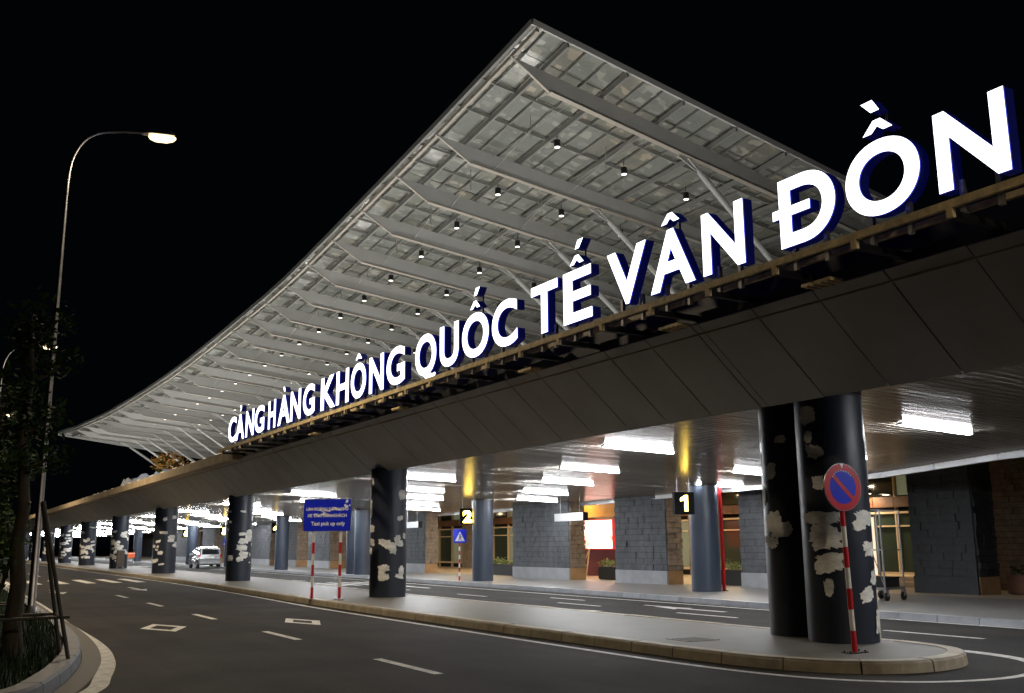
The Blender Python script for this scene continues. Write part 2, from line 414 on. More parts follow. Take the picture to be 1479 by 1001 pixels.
# pavement in front of the terminal
pk = smooth([(17.6, -60), (17.9, 0), (18.2, 12), (18.45, 18), (19.0, 26), (19.3, 36), (19.5, 48), (19.7, 80), (19.7, 210)], 6)
pav = empty('terminal_pavement'); pav['kind'] = 'structure'
b = MB(); vs = [(p.x + .2, p.y, 0.13) for p in pk]
b.add(vs + [(60, 210, .13), (60, -60, .13)], [tuple(range(len(vs) + 2))]); flip_up(b.build('paving', M['pave'], pav))
b = MB(); b.add([(24.9, -20, .134), (60, -20, .134), (60, 200, .134), (24.9, 200, .134)], [(0, 1, 2, 3)]); flip_up(b.build('entrance_paving', M['beige_floor'], pav))
rp = resample(pk, 1.0)
kb = MB(); n_near = 0
for i in range(len(rp) - 1):
    a, c = rp[i], rp[i+1]; d = (c - a).normalized() * .012; a2 = a + d; c2 = c - d
    mb_ = MB() if 5 < a.y < 75 else kb
    zt = .138 + random.uniform(0, .006)
    mb_.hexa([(a2.x, a2.y, -.02), (a2.x+.22, a2.y, -.02), (c2.x+.22, c2.y, -.02), (c2.x, c2.y, -.02), (a2.x+.025, a2.y, zt), (a2.x+.22, a2.y, zt), (c2.x+.22, c2.y, zt), (c2.x+.025, c2.y, zt)])
    if mb_ is not kb: mb_.build('kerb_stone', M['plinth'], pav)
tag(kb.build('kerb_stone', M['plinth'], pav), kind='stuff')

# planted verge on the near left
vk = smooth([(-9, 12.6), (-4, 11.4), (-1.2, 11.25), (0.2, 11.65), (0.99, 12.15), (1.40, 13.22), (1.84, 15.04), (2.17, 17.04), (2.42, 19.8), (2.58, 23.75), (2.62, 28), (2.75, 36), (2.9, 60), (3.2, 120)], 7)
ver = empty('planted_verge'); ver['kind'] = 'structure'
b = MB(); vs = [(p.x, p.y, 0.10) for p in vk]
b.add(vs + [(-30, 120, .10), (-30, 12.6, .10)], [tuple(range(len(vs) + 2))]); flip_up(b.build('soil', M['soil'], ver))
rs = resample(vk, 0.25); nn = normals(rs)
segs = [(i, i + 4) for i in range(0, len(rs) - 4, 4)]
# this outline runs left to right then away: outside is on the right too
order = sorted(segs, key=lambda s_: (rs[s_[0]].x**2 + rs[s_[0]].y**2))
for s_ in order[:70]: kerb_mb(*s_, wid=.24, zt=.17 + random.uniform(0, .006)).build('kerb_stone', M['kerb_grey'], ver)
rest = MB()
for s_ in order[70:]: kerb_mb(*s_, b=rest, wid=.24, zt=.17)
tag(rest.build('kerb_stone', M['kerb_grey'], ver), kind='stuff')
flip_up(strip('gutter_apron', rs, -0.04, -0.31, 0.005, M['gutter'], ver))
wl = smooth([(-9, 11.6), (-4, 10.3), (-1.2, 10.1), (0.6, 10.9), (1.75, 12.85), (2.12, 14.3), (2.48, 16.4), (2.71, 19.3), (2.80, 24.8), (3.05, 36), (3.2, 60), (3.5, 120)], 7)
flip_up(strip('edge_line', wl, -0.11, 0.11, 0.004, M['paint'], mk))

# grass blades on the verge
b = MB(); k = 0
def in_verge(x, y):
    if y < 11.6: return False
    xe = 99
    for p, q in zip(vk, vk[1:]):
        if p.y <= y <= q.y and p.x > -1.2: xe = p.x + (q.x - p.x) * (y - p.y) / max(1e-6, q.y - p.y)
    return x < xe - .3
while k < 26000:
    y = 11.6 + 34 * random.random()**1.8; x = random.uniform(-3.5, 2.6)
    if not in_verge(x, y): continue
    k += 1
    h = random.uniform(.08, .30) * (1 + .6 * noise.noise((x*1.3, y*1.3, 0))); a = random.uniform(0, 2*PI); w_ = random.uniform(.008, .018)
    dx, dy = math.cos(a)*w_, math.sin(a)*w_; lx, ly = random.uniform(-.1, .1), random.uniform(-.1, .1)
    b.add([(x-dx, y-dy, .1), (x+dx, y+dy, .1), (x+lx, y+ly, .1+h)], [(0, 1, 2)])
tag(b.build('grass', M['grass']), 'dark rough grass filling the kerbed verge under the trees', 'grass', kind='stuff')

# ------------------------------------------------------------------ lower canopy: fascia, ceiling, columns, deck
can = tag(empty('arrivals_canopy', (12.5, 12, 0)), 'long low grey metal canopy on thick dark round columns over the pick-up road', 'canopy')
def cpart(b, name, m): 
    o = b.build(name, m, can, loc=(-12.5, -12, 0)); return o
FY0, FY1, PW = -6.0, 195.0, 1.21
def zc(x): return 3.93 - .04 * (x - 11.9)
joints = []
y = 12.68
ny = []
yy = 11.913
while yy > FY0: yy -= PW; ny.append(yy)
ny = sorted(ny) + [11.913]
fy = list(ny)
fy2 = [12.083]
while fy2[-1] < FY1: fy2.append(fy2[-1] + PW)
pan = []
for L_ in (fy, fy2):
    for a, c in zip(L_, L_[1:]): pan.append((a + .011, c - .011))
pan.append((11.926, 12.071))
pan.sort()
rest = MB()
for i, (a, c) in enumerate(pan):
    off = random.uniform(-.004, .004)
    b = MB() if a < 110 else rest
    # lower lip (12.62,3.98) to upper (11.0,5.31), plate 25 mm thick with a rounded foot
    nx, nz = -.63, -.777
    p0 = (11.819, 3.868); p1 = (10.384, 5.105)
    o2 = .022 + off
    b.hexa([(p0[0]+nx*o2, a, p0[1]+nz*o2), (p0[0], a, p0[1]), (p0[0], c, p0[1]), (p0[0]+nx*o2, c, p0[1]+nz*o2),
            (p1[0]+nx*o2, a, p1[1]+nz*o2), (p1[0], a, p1[1]), (p1[0], c, p1[1]), (p1[0]+nx*o2, c, p1[1]+nz*o2)])
    if b is not rest: cpart(b, 'fascia_panel', M['fascia'])
tag(cpart(rest, 'fascia_panel', M['fascia']), kind='stuff')
b = MB(); b.hexa([(11.83, FY0, 3.885), (11.9, FY0, 3.885), (11.9, FY1, 3.885), (11.83, FY1, 3.885), (10.41, FY0, 5.11), (10.49, FY0, 5.11), (10.49, FY1, 5.11), (10.41, FY1, 5.11)])
cpart(b, 'fascia_backing', M['joint'])
# deck slab and its edge
b = MB(); b.box((10.5, FY0, 4.95), (31.8, FY1, 5.2)); cpart(b, 'deck_slab', M['deckedge'])
for i in range(28):      # pale concrete coping beyond the lettering
    a = 39.2 + i * 6.0
    b = MB(); b.box((10.03, a, 5.02), (10.75, a + 5.98, 5.40)); b.box((10.25, a, 5.40), (10.7, a + 5.98, 5.455)); cpart(b, 'deck_coping', M['deckedge'])
b = MB(); b.box((10.40, FY0, 5.10), (10.75, 39.19, 5.28)); b.box((10.56, FY0, 5.28), (10.70, 39.19, 5.66)); cpart(b, 'deck_coping', M['black'])
# ceiling edge follows the kerb
ce = [(-6, 19.4), (5, 19.6), (13, 20.5), (19.2, 22.8), (25.4, 23.4), (34, 24.6), (43, 25.1), (205, 25.1)]
def cx(y): return interp(ce, y)
rs_ = random.Random(77); rest = MB(); yy = FY0; n_ = 0
while yy < FY1 - .2:
    y0, y1 = yy + .012, yy + .188
    near = 3 < yy < 48
    b = MB() if near else rest
    x1 = cx(yy + .1) - .12; x0 = 11.92
    tj = rs_.uniform(-.0012, .0012); pr = [(0, .02), (.001, .0 + tj), (.081, 0), (.161, 0 - tj), (.162, .02)]
    vs = [(x0, y0 + p, zc(x0) + h) for p, h in pr] + [(x1, y0 + p, zc(x1) + h) for p, h in pr]
    b.add(vs, [(k, k+1, k+6, k+5) for k in range(4)])
    if near: cpart(b, 'ceiling_slat', M['ceiling'])
    yy += .2
tag(cpart(rest, 'ceiling_slat', M['ceiling']), kind='stuff')
b = MB()
for (y0, xa), (y1, xb) in zip(ce, ce[1:]):
    b.hexa([(11.9, y0, zc(11.9)+.04), (xa, y0, zc(xa)+.04), (xb, y1, zc(xb)+.04), (11.9, y1, zc(11.9)+.04), (11.9, y0, 4.94), (xa, y0, 4.94), (xb, y1, 4.94), (11.9, y1, 4.94)])
cpart(b, 'ceiling_backing', M['joint'])
tr = resample([(x, y) for y, x in ce], 2.5)
for a, c in zip(tr, tr[1:]):
    if a.y > 120: break
    d = (c - a).normalized() * .01; a = a + d; c = c - d
    b = MB(); b.hexa([(a.x-.10, a.y, zc(a.x)-.13), (a.x+.04, a.y, zc(a.x)-.13), (c.x+.04, c.y, zc(c.x)-.13), (c.x-.10, c.y, zc(c.x)-.13),
                      (a.x-.10, a.y, zc(a.x)+.16), (a.x+.04, a.y, zc(a.x)+.16), (c.x+.04, c.y, zc(c.x)+.16), (c.x-.10, c.y, zc(c.x)+.16)])
    cpart(b, 'edge_trim', M['white'])

# columns
def column(x, y, r, z1, m, base=.148, collar=True):
    b = MB(); N = 40
    b.tube([(0, 0, base - .02), (0, 0, z1)], r, n=N)
    o = b.build('column', m, can, loc=(x - 12.5, y - 12, 0))
    if collar: b = MB(); b.tube([(0, 0, z1 - .09), (0, 0, z1 - .01)], r + .035, n=N); b.build('collar', M['black'], o)
    return o
def patch(col, r, ang, z, wd, ht, seed, m=None):
    rnd = random.Random(seed); n_ = 44; lift = .003 + .0022 * (len(col.children) % 9); vs = [(0, 0, 0)]; pts = []
    th0 = rnd.uniform(0, 6)
    for k in range(n_):
        t = 2 * PI * k / n_
        q = abs(math.cos(t))**.65 * math.copysign(1, math.cos(t)), abs(math.sin(t))**.65 * math.copysign(1, math.sin(t))
        j = 1 + .30 * noise.noise((math.cos(t)*1.6 + seed, math.sin(t)*1.6, 3)) + .28 * noise.noise((math.cos(t)*5 + seed, math.sin(t)*5, 9)) + rnd.uniform(-.10, .10)
        pts.append((q[0] * wd / 2 * j, q[1] * ht / 2 * j))
    def onc(u, v):
        a = ang + u / r; return (math.cos(a) * (r + lift), math.sin(a) * (r + lift), z + v)
    rings = [.0, .35, .7, 1.0]; sk = rnd.uniform(-.25, .25)
    vs = [onc(0, 0)]; fs = []
    for s_ in rings[1:]:
        for u, v in pts: vs.append(onc(u * s_, v * s_ + sk * u * s_))
    for k in range(n_):
        k2 = (k + 1) % n_
        fs.append((0, 1 + k, 1 + k2))
        for q in range(2): fs.append((1 + q*n_ + k, 1 + (q+1)*n_ + k, 1 + (q+1)*n_ + k2, 1 + q*n_ + k2))
    b = MB(); b.add(vs, fs, True); b.build('plaster_patch', M['patch'], col)
FR = [(12.75, 12.35, .55), (12.4, 11.2, .53), (12.05, 28.3, .55), (12.2, 45.7, .55), (12.15, 62.0, .66), (12.25, 79.0, .62), (12.25, 96.0, .66), (12.3, 113, .62), (12.3, 130, .62), (12.3, 147, .62), (12.3, 164, .62)]
cols = []
for x, y, r in FR: cols.append(column(x, y, r, 3.93, M['column'], collar=False))
def camang(x, y): return math.atan2(-y, -x)
def px_patch(ci, u, z, wd, ht, seed):   # u: -1..1 across the side of the column that faces the road
    x, y, r = FR[ci]; a = camang(x, y) + math.asin(max(-.995, min(.995, u)))
    patch(cols[ci], r, a, z, wd, ht, seed)
# nearest pair: left column then right column
for u, z, wd, ht in [(-.97, 3.45, .12, .22), (-.98, 3.05, .12, .26), (-.72, 2.83, .26, .26), (-.95, 2.42, .16, .30), (-.72, 1.98, .36, .34), (-.52, 1.86, .42, .22), (-.8, 1.66, .34, .18), (-.35, 3.35, .18, .12), (.35, .93, .05, .07)]:
    px_patch(0, u, z, wd, ht, int(z*100))
for u, z, wd, ht in [(-.62, 3.62, .30, .27), (-.62, 3.28, .16, .18), (-.50, 3.05, .28, .22), (-.42, 2.56, .20, .2), (-.42, 2.02, .58, .20), (-.34, 1.72, .52, .34), (-.52, 1.78, .14, .12), (-.28, 1.33, .46, .30), (-.30, .98, .14, .24), (.86, 2.02, .42, .22), (.66, 1.90, .26, .16), (.88, 1.55, .34, .22), (.93, 1.12, .22, .20), (.72, .86, .26, .2), (.97, .45, .22, .36), (.90, .32, .08, .06), (.985, 3.1, .1, .3), (.97, .14+.1, .05, .05)]:
    px_patch(1, u, z, wd, ht, int(z*173))
for u, z, wd, ht in [(-.9, 3.55, .14, .2), (.72, 3.15, .28, .30), (.62, 2.45, .22, .14), (-.95, 2.75, .2, .5), (-.9, 2.15, .3, .22), (-.85, 1.75, .22, .22), (-.92, 1.5, .2, .2), (-.15, 1.72, .38, .2), (.15, 1.62, .34, .22), (.28, 1.48, .2, .16), (.5, 1.85, .2, .18), (.86, 1.92, .16, .16), (.6, 1.72, .3, .18), (-.25, .98, .3, .22), (-.2, .72, .26, .2), (-.35, .8, .16, .3), (.7, .88, .2, .3), (.62, .75, .3, .12), (.97, .2, .06, .1)]:
    px_patch(2, u, z, wd, ht, int(z*311))
for u, z, wd, ht in [(-.85, 3.2, .2, .1), (.2, 3.2, .22, .1), (-.8, 2.75, .22, .1), (.75, 2.15, .4, .5), (.35, 1.9, .5, .26), (.2, 2.2, .34, .14), (.2, 1.6, .45, .28), (.35, 1.3, .4, .3), (.1, 1.1, .3, .24), (-.7, 1.15, .34, .24), (.85, 1.3, .1, .14), (.85, .95, .12, .08), (-.9, 2.4, .1, .12), (.9, 2.9, .1, .2), (.93, 1.75, .06, .1)]:
    px_patch(3, u, z, wd, ht, int(z*97))
for ci, nn_ in ((4, 16), (5, 30), (6, 30), (7, 26), (8, 22), (9, 14)):
    rnd = random.Random(ci * 13)
    for k in range(nn_):
        px_patch(ci, rnd.uniform(-.95, .95), rnd.uniform(.6, 2.3) if rnd.random() < .75 else rnd.uniform(2.3, 3.5), rnd.uniform(.14, .5), rnd.uniform(.09, .26), ci * 50 + k)
R2 = [(21.8, 25.2, .47), (20.7, 38.3, .45), (20.3, 51.2, .43), (20.4, 52.6, .45), (20.15, 65.0, .43), (20.2, 78.2, .45), (20.2, 91.4, .45), (20.2, 104.6, .45), (20.2, 118, .45), (20.2, 131, .45), (21.4, 11.0, .47)]
for x, y, r in R2: column(x, y, r, zc(x) + .03, M['column2'], .13)

# ------------------------------------------------------------------ tube lights in the canopy ceiling
tl_group = 'white tube lights across the canopy ceiling'
lights = []
for k_ in range(-1, 17):          # staggered diagonal rows of five
    for x_, dy in ((13.2, 0), (15.25, 5.0), (17.3, 9.3), (19.3, 13.9), (21.3, 17.8)):
        yy = 7.1 + 11.5 * k_ + dy
        if 4 < yy < 190: lights.append((x_, yy, 2.0))
proto = None
ordn = ['nearest', 'second', 'third', 'fourth', 'fifth', 'sixth', 'seventh', 'eighth', 'ninth', 'tenth', 'eleventh', 'twelfth', 'thirteenth', 'fourteenth', 'fifteenth', 'sixteenth']
lights = [l for l in lights if l[0] + l[2] < cx(l[1])]
rowsc = {}
for x, y, L_ in sorted(lights, key=lambda t: t[1]):
    if proto is None:
        t = empty('tube_light', (x, y, zc(x)))
        b = MB(); b.box((0, -.065, -.012), (2.0, .065, .008)); b.build('housing', M['white'], t)
        b = MB(); b.box((-.02, -.065, -.052), (0, .065, -.013)); b.box((2.0, -.065, -.052), (2.02, .065, -.013)); b.build('end_cap', M['white'], t)
        b = MB(); b.box((.002, -.055, -.048), (1.998, .055, -.013)); b.build('diffuser', M['tube'], t)
        proto = t
    else:
        t = copy_tree(proto); t.location = (x, y, zc(x))
    t.rotation_euler = (0, math.atan(.04), 0)
    t.scale = (L_ / 2.0, 1, 1)
    lane = 'along the road side' if x < 14 else 'behind the front columns' if x < 16.5 else 'down the middle' if x < 18.5 else 'above the far lane' if x < 20.5 else 'by the terminal edge trim'
    i = rowsc.get(lane, 0); rowsc[lane] = i + 1
    if i < 12: tag(t, '%s: white ceiling tube light %s, %s from the near end' % ('tube', '', '') if False else 'white ceiling tube light %s, %s from the near end' % (lane, ordn[i]), 'tube light', tl_group)
    else: tag(t, 'distant white tube light in the canopy ceiling merging into a bright band', 'tube light', 'distant white tube lights')

# ------------------------------------------------------------------ big upswept roof
TIP = [(38,22.48,24.63),(45.5,22.10,23.38),(50.5,21.91,22.67),(55.5,21.78,22.06),(60.5,21.70,21.50),(65.5,21.70,21.08),(70.5,21.68,20.70),(75.5,21.66,20.45),(80.5,21.63,20.28),(85.5,21.60,20.12),(90.5,21.55,19.95),(95.5,21.47,19.78),(100.5,21.38,19.60),(105.5,21.26,19.44),(110.5,21.12,19.33),(115.5,20.94,19.24),(120.5,20.74,19.17),(125.5,20.53,19.10),(130.5,20.30,19.02),(135.5,20.0,18.95),(140.5,19.70,18.91),(145.5,19.31,18.88),(150.5,18.95,18.92),(155.5,18.50,18.94),(160.5,18.0,18.92)]
XT = [(36, 22.6)] + [(a, b_) for a, b_, c_ in TIP] + [(163, 17.3), (166, 16.2)]
ZT = [(36, 25.0)] + [(a, c_) for a, b_, c_ in TIP] + [(163, 18.85), (166, 18.55)]
SL = [(36, .195), (38, .19), (45.5, .135), (60, .122), (75, .112), (120, .10), (165, .09)]
XR = 47.0
def zb(x, y): return interp(ZT, y) - interp(SL, y) * (x - interp(XT, y))        # beam top
def zp(x, y): return zb(x, y) + .47                                            # underside of the glazing
roof = tag(empty('terminal_roof', (22, 38, 20)), 'huge upswept steel and glass roof rising to a point above the terminal', 'roof')
def rpart(b, name, m, parent=None):
    o = b.build(name, m, roof, loc=(-22, -38, -20)); return o
for i, (y, xt, zt) in enumerate(TIP):
    b = MB(); t = .035
    xf = xt + 1.8; d = .97
    prof = [(xt - .4, zt + .05), (xf, zb(xf, y) - d), (xf + 8, zb(xf+8, y) - d), (xf+16, zb(xf+16, y) - d*.95), (XR, zb(XR, y) - d*.8), (XR, zb(XR, y)), (xf+16, zb(xf+16, y)), (xf+8, zb(xf+8, y)), (xf, zb(xf, y))]
    n_ = len(prof)
    b.add([(x, y - t, z) for x, z in prof] + [(x, y + t, z) for x, z in prof], [tuple(range(n_)), tuple(range(n_, 2*n_))[::-1]] + [(k, n_ + k, n_ + (k+1) % n_, (k+1) % n_) for k in range(n_)])
    o = rpart(b, 'roof_beam', M['roofsteel'])
    b = MB()
    for (xa, xb) in ((xf, xf+8), (xf+8, XR)):
        za = zb(xa, y) - d - .002; z2 = zb(xb, y) - (d if xb < XR else d*.8) - .002
        b.hexa([(xa, y-.16, za-.035), (xb, y-.16, z2-.035), (xb, y+.16, z2-.035), (xa, y+.16, za-.035), (xa, y-.16, za), (xb, y-.16, z2), (xb, y+.16, z2), (xa, y+.16, za)])
    b.bar((xt - .2, y, zt - .02), (xf, y, zb(xf, y) - d - .02), .14, .03)
    f = b.build('flange', M['gutter_edge'], o)
YS = [36.0] + [t[0] for t in TIP] + [163.0, 166.0]
bayY = []
for a, c in zip(YS, YS[1:]):
    if c - a < 3.1: bayY.append([a, c])
    else:
        n_ = 3; bayY.append([a + (c - a) * k / n_ for k in range(n_ + 1)])
allY = sorted(set(v for bb in bayY for v in bb))
# rafters parallel to the beams
for bb in bayY:
    for yy in bb[1:-1]:
        b = MB(); x0 = interp(XT, yy) - .4
        b.bar((x0, yy, zp(x0, yy) - .16), (XR, yy, zp(XR, yy) - .16), .07, .17)
        rpart(b, 'rafter', M['roofdark'])
# purlins and glazing bars along the roof
DX = 1.16
nb = int((XR - 22) / DX)
def along(kx, drop, w_, h_, name, m):
    b = MB(); last = None
    for yy in allY:
        x = interp(XT, yy) + kx
        p = Vector((x, yy, zp(x, yy) - drop))
        if last is not None: b.bar(last, p, w_, h_)
        last = p
    return rpart(b, name, m)
for k in range(nb):
    kx = .35 + k * DX
    if k % 3 == 1: along(kx, .33, .13, .26, 'purlin', M['roofdark'])
    else: along(kx, .12, .055, .10, 'glazing_bar', M['roofdark'])
along(-.42, .02, .18, .30, 'eave_gutter', M['roofdark'])
along(-.18, .34, .16, .20, 'eave_beam', M['gutter_edge'])
# gable edges
for yy, nm in ((36.0, 'gable_edge'), (166.0, 'gable_edge')):
    b = MB(); x0 = interp(XT, yy) - .45
    b.bar((x0, yy, zp(x0, yy) - .05), (XR, yy, zp(XR, yy) - .05), .12, .30)
    rpart(b, nm, M['roofsteel'])
    if yy > 100:
        b = MB(); b.hexa([(x0, yy-.1, zb(x0, yy)+.0), (XR, yy-.1, zb(XR, yy)-1.3), (XR, yy+.1, zb(XR, yy)-1.3), (x0, yy+.1, zb(x0, yy)),
                          (x0, yy-.1, zb(x0, yy)+.2), (XR, yy-.1, zb(XR, yy)+.2), (XR, yy+.1, zb(XR, yy)+.2), (x0, yy+.1, zb(x0, yy)+.2)])
        rpart(b, 'gable_beam', M['roofsteel'])
# glass panes: the nearest as parts, the others joined
cells = []
for ya, yb_ in zip(allY, allY[1:]):
    for k in range(-1, nb + 1):
        ka = .35 + k * DX if k >= 0 else -.35; kb = .35 + (k+1) * DX
        cells.append((ya, yb_, ka, kb))
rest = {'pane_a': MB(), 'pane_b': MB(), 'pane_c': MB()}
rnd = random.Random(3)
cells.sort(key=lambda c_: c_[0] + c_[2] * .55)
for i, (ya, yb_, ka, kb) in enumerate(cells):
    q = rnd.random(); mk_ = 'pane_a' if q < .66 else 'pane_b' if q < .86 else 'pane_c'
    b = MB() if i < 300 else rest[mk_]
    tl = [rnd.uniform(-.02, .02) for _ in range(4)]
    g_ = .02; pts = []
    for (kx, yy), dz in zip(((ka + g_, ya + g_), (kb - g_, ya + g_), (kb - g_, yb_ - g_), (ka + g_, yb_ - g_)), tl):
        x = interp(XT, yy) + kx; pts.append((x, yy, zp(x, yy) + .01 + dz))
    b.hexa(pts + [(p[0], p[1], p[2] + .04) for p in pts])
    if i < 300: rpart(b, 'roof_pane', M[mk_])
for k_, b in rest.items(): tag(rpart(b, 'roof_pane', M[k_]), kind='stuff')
# struts and bracing rods
for i, (y, xt, zt) in enumerate(TIP):
    xs = xt + interp([(38, 10.36), (75, 9.6), (163, 6.4)], y)
    p = Vector((xs, y, zb(xs, y) - 1.0)); v = Vector((13, 2.5, -8)).normalized()
    L_ = (p.z - 5.4) / -v.z
    q = p + v * L_
    b = MB(); b.tube([p + v*.1, p + v * 1.1, p + v * 1.15, q], [.06, .08, .17, .17], n=12)
    b.bar(p + Vector((-.5, 0, .02)), p + v*.9, .06, .3)
    rpart(b, 'strut', M['roofsteel'])
for (ya, xa, za), (yc, xc, zc_) in zip(TIP, TIP[1:]):
    if ya > 105: break
    for kx in (3.2, 8.0):
        b = MB()
        A0 = Vector((xa + kx, ya, zb(xa+kx, ya) - .9)); A1 = Vector((xa + kx, ya, zb(xa+kx, ya) - .1))
        B0 = Vector((xc + kx, yc, zb(xc+kx, yc) - .9)); B1 = Vector((xc + kx, yc, zb(xc+kx, yc) - .1))
        b.tube([A0, B1], .014, n=6); b.tube([A1, B0], .014, n=6)
        Mm = (A0 + B0) / 2; b.tube([Mm, Mm + Vector((0, 0, 1.25))], .028, n=6)
        rpart(b, 'bracing_rods', M['cable'])

# spotlights hanging under the rafters
proto = None; bayn = 0
for bi, (y0, y1) in enumerate(zip([t[0] for t in TIP], [t[0] for t in TIP][1:])):
    ym = y0 + (y1 - y0) * (.53 if bi == 0 else .5)
    for j, kx in enumerate((5.0, 9.4, 13.8)):
        x = interp(XT, ym) + kx
        z = zp(x, ym) - .72
        if proto is None:
            t = empty('spotlight', (x, ym, z))
            b = MB(); b.tube([(0, 0, -.38), (0, 0, 0)], .17, n=16); b.build('housing', M['black'], t)
            b = MB(); b.tube([(0, 0, -.40), (0, 0, -.383)], .15, n=16); b.build('lens', M['spot'], t)
            b = MB(); b.tube([(0, 0, 0), (0, 0, .4)], .02, n=6); b.build('stem', M['black'], t)
            proto = t
        else:
            t = copy_tree(proto); t.location = (x, ym, z)
        nmj = ('closest to the eave', 'in the middle', 'farthest from the eave')[j]
        if bi < 16: tag(t, 'black cylinder spotlight %s of the roof bay %s from the near gable' % (nmj, ordn[bi]), 'spotlight', 'spotlights under the big roof')
        else: tag(t, 'tiny far spotlight under the low distant end of the big roof', 'spotlight', 'far spotlights under the big roof')

# unseen floodlights added on the deck to light the roof from below
proto = None
for i, y in enumerate([26, 38, 50, 62, 76, 92, 110, 130, 150]):
    for j, x in enumerate((16.5, 27.0)):
        if proto is None:
            t = empty('added_floodlight', (x, y, 5.2))
            b = MB(); b.box((-.3, -.2, .35), (.3, .2, .5)); b.box((-.34, -.03, .1), (-.3, .03, .45)); b.box((.3, -.03, .1), (.34, .03, .45)); b.box((-.34, -.05, 0), (.34, .05, .1)); b.build('housing', M['black'], t)
            b = MB(); b.box((-.26, -.16, .5), (.26, .16, .505)); b.build('lens', emis('added_flood_lens', (1, .93, .82), 30), t)
            proto = t
        else: t = copy_tree(proto); t.location = (x, y, 5.2)
        tag(t, 'added black uplight box hidden on the upper deck, aimed at the roof', 'added_floodlight', 'added uplights on the upper deck')
        ld = bpy.data.lights.new('added_flood_beam', 'AREA'); ld.shape = 'DISK'; ld.size = .8; ld.energy = ADDED_FLOOD * (1 if j == 0 else .9) * (1.6 if y > 85 else 1.0)
        ld.color = (1.0, .98, .94); ld.spread = R(165)
        lo = bpy.data.objects.new('added_flood_beam', ld); C.objects.link(lo); lo.location = (x, y, 6.0); lo.rotation_euler = (PI, 0, 0)
        lo.rotation_euler = (PI + R(-8), 0, 0)

# ------------------------------------------------------------------ illuminated letters on the deck edge
sign = tag(empty('illuminated_sign', (9.723, 23, 5.5)), 'giant white illuminated lettering with blue sides standing along the canopy edge', 'sign')
XL = 9.723; DEP = .18; ZB = 5.568; CAP = 0.963
def glyph(ch):
    c = bpy.data.curves.new('glyph', 'FONT'); c.body = ch; c.offset = .024; c.resolution_u = 12; c.size = 1
    c.fill_mode = 'NONE' if False else 'FRONT'
    o = bpy.data.objects.new('glyph', c); C.objects.link(o)
    dg = bpy.context.evaluated_depsgraph_get(); dg.update()
    me = bpy.data.meshes.new_from_object(o.evaluated_get(dg))
    bpy.data.objects.remove(o)
    vs = [v.co.copy() for v in me.vertices]; fs = [list(p.vertices) for p in me.polygons]
    return vs, fs
def flat_to_solid(vs, fs, depth):
    """front sheet at +0, back at -depth, sides along open edges; returns (front faces, body)"""
    bm = bmesh.new(); V = [bm.verts.new(v) for v in vs]
    for f in fs:
        try: bm.faces.new([V[i] for i in f])
        except ValueError: pass
    bmesh.ops.remove_doubles(bm, verts=bm.verts, dist=1e-5)
    bmesh.ops.recalc_face_normals(bm, faces=bm.faces)
    for f in bm.faces:
        if f.normal.z < 0: f.normal_flip()
    fr_v = [v.co.copy() for v in bm.verts]; bm.verts.index_update()
    fr_f = [[v.index for v in f.verts] for f in bm.faces]
    ed = [(e.verts[0].index, e.verts[1].index) for e in bm.edges if len(e.link_faces) == 1]
    bm.free(); return fr_v, fr_f, ed
def make_letter(name, vs, fs, tf, lab, parent):
    fv, ff, ed = flat_to_solid(vs, fs, 0)
    # body: sides and back
    b = MB(); n_ = len(fv)
    allv = [tf(v, 0.0) for v in fv] + [tf(v, DEP) for v in fv]
    allv = [tf(v, 0.016) for v in fv] + [tf(v, DEP) for v in fv]
    b.add(allv, [tuple(i + n_ for i in f)[::-1] for f in ff] + [(a, c, c + n_, a + n_) for a, c in ed])
    o = b.build(name, M['blue_side'], parent, loc=(-XL, -23, -5.5))
    if lab: o['label'] = lab
    b = MB(); b.add([tf(v, -.004) for v in fv], ff); b.build('lit_face', M['face'], o)
    b = MB(); b.add([tf(v, -.003) for v in fv] + [tf(v, .016) for v in fv], [(a, c, c + n_, a + n_) for a, c in ed])
    b.build('glowing_trim', M['edgeglow'], o)
    return o
LET = [('C', 38.742, 37.59), ('A', 37.666, 36.467, 'hook'), ('N', 36.278, 35.221), ('G', 35.098, 33.927), ('H', 33.436, 32.615), ('A', 32.341, 31.048, 'grave'), ('N', 30.992, 29.972), ('G', 29.727, 28.65),
       ('K', 28.084, 26.857), ('H', 26.772, 25.8), ('O', 25.62, 24.525, 'circ'), ('N', 24.28, 23.317), ('G', 23.109, 21.986), ('Q', 21.363, 20.22), ('U', 20.022, 19.088), ('O', 18.908, 17.709, 'circ', 'acute'), ('C', 17.558, 16.529),
       ('T', 15.982, 15.038), ('E', 14.84, 13.924, 'circ', 'acute'), ('V', 13.443, 12.357), ('A', 12.263, 11.177, 'circ'), ('N', 10.988, 10.091), ('Đ', 9.516, 8.411), ('O', 8.232, 7.127, 'circ', 'grave'), ('N', 6.901, 6.004)]
ACC = {'circ': [(-.28, -.02), (-.07, .18), (.07, .18), (.28, -.02), (.11, -.02), (0, .07), (-.11, -.02)],
       'acute': [(-.14, 0), (-.02, .20), (.20, .20), (.02, 0)],
       'grave': [(.14, 0), (.02, .20), (-.20, .20), (-.02, 0)],
       'hook': [(-.07, -.02), (.06, -.02), (.06, .04), (.17, .11), (.17, .2), (.08, .26), (-.10, .26), (-.15, .19), (-.05, .17), (.03, .18), (.05, .14), (-.07, .06)]}
gl = {}
vn = {'hook': 'a hook', 'grave': 'a grave accent', 'circ': 'a circumflex', 'acute': 'an acute accent'}
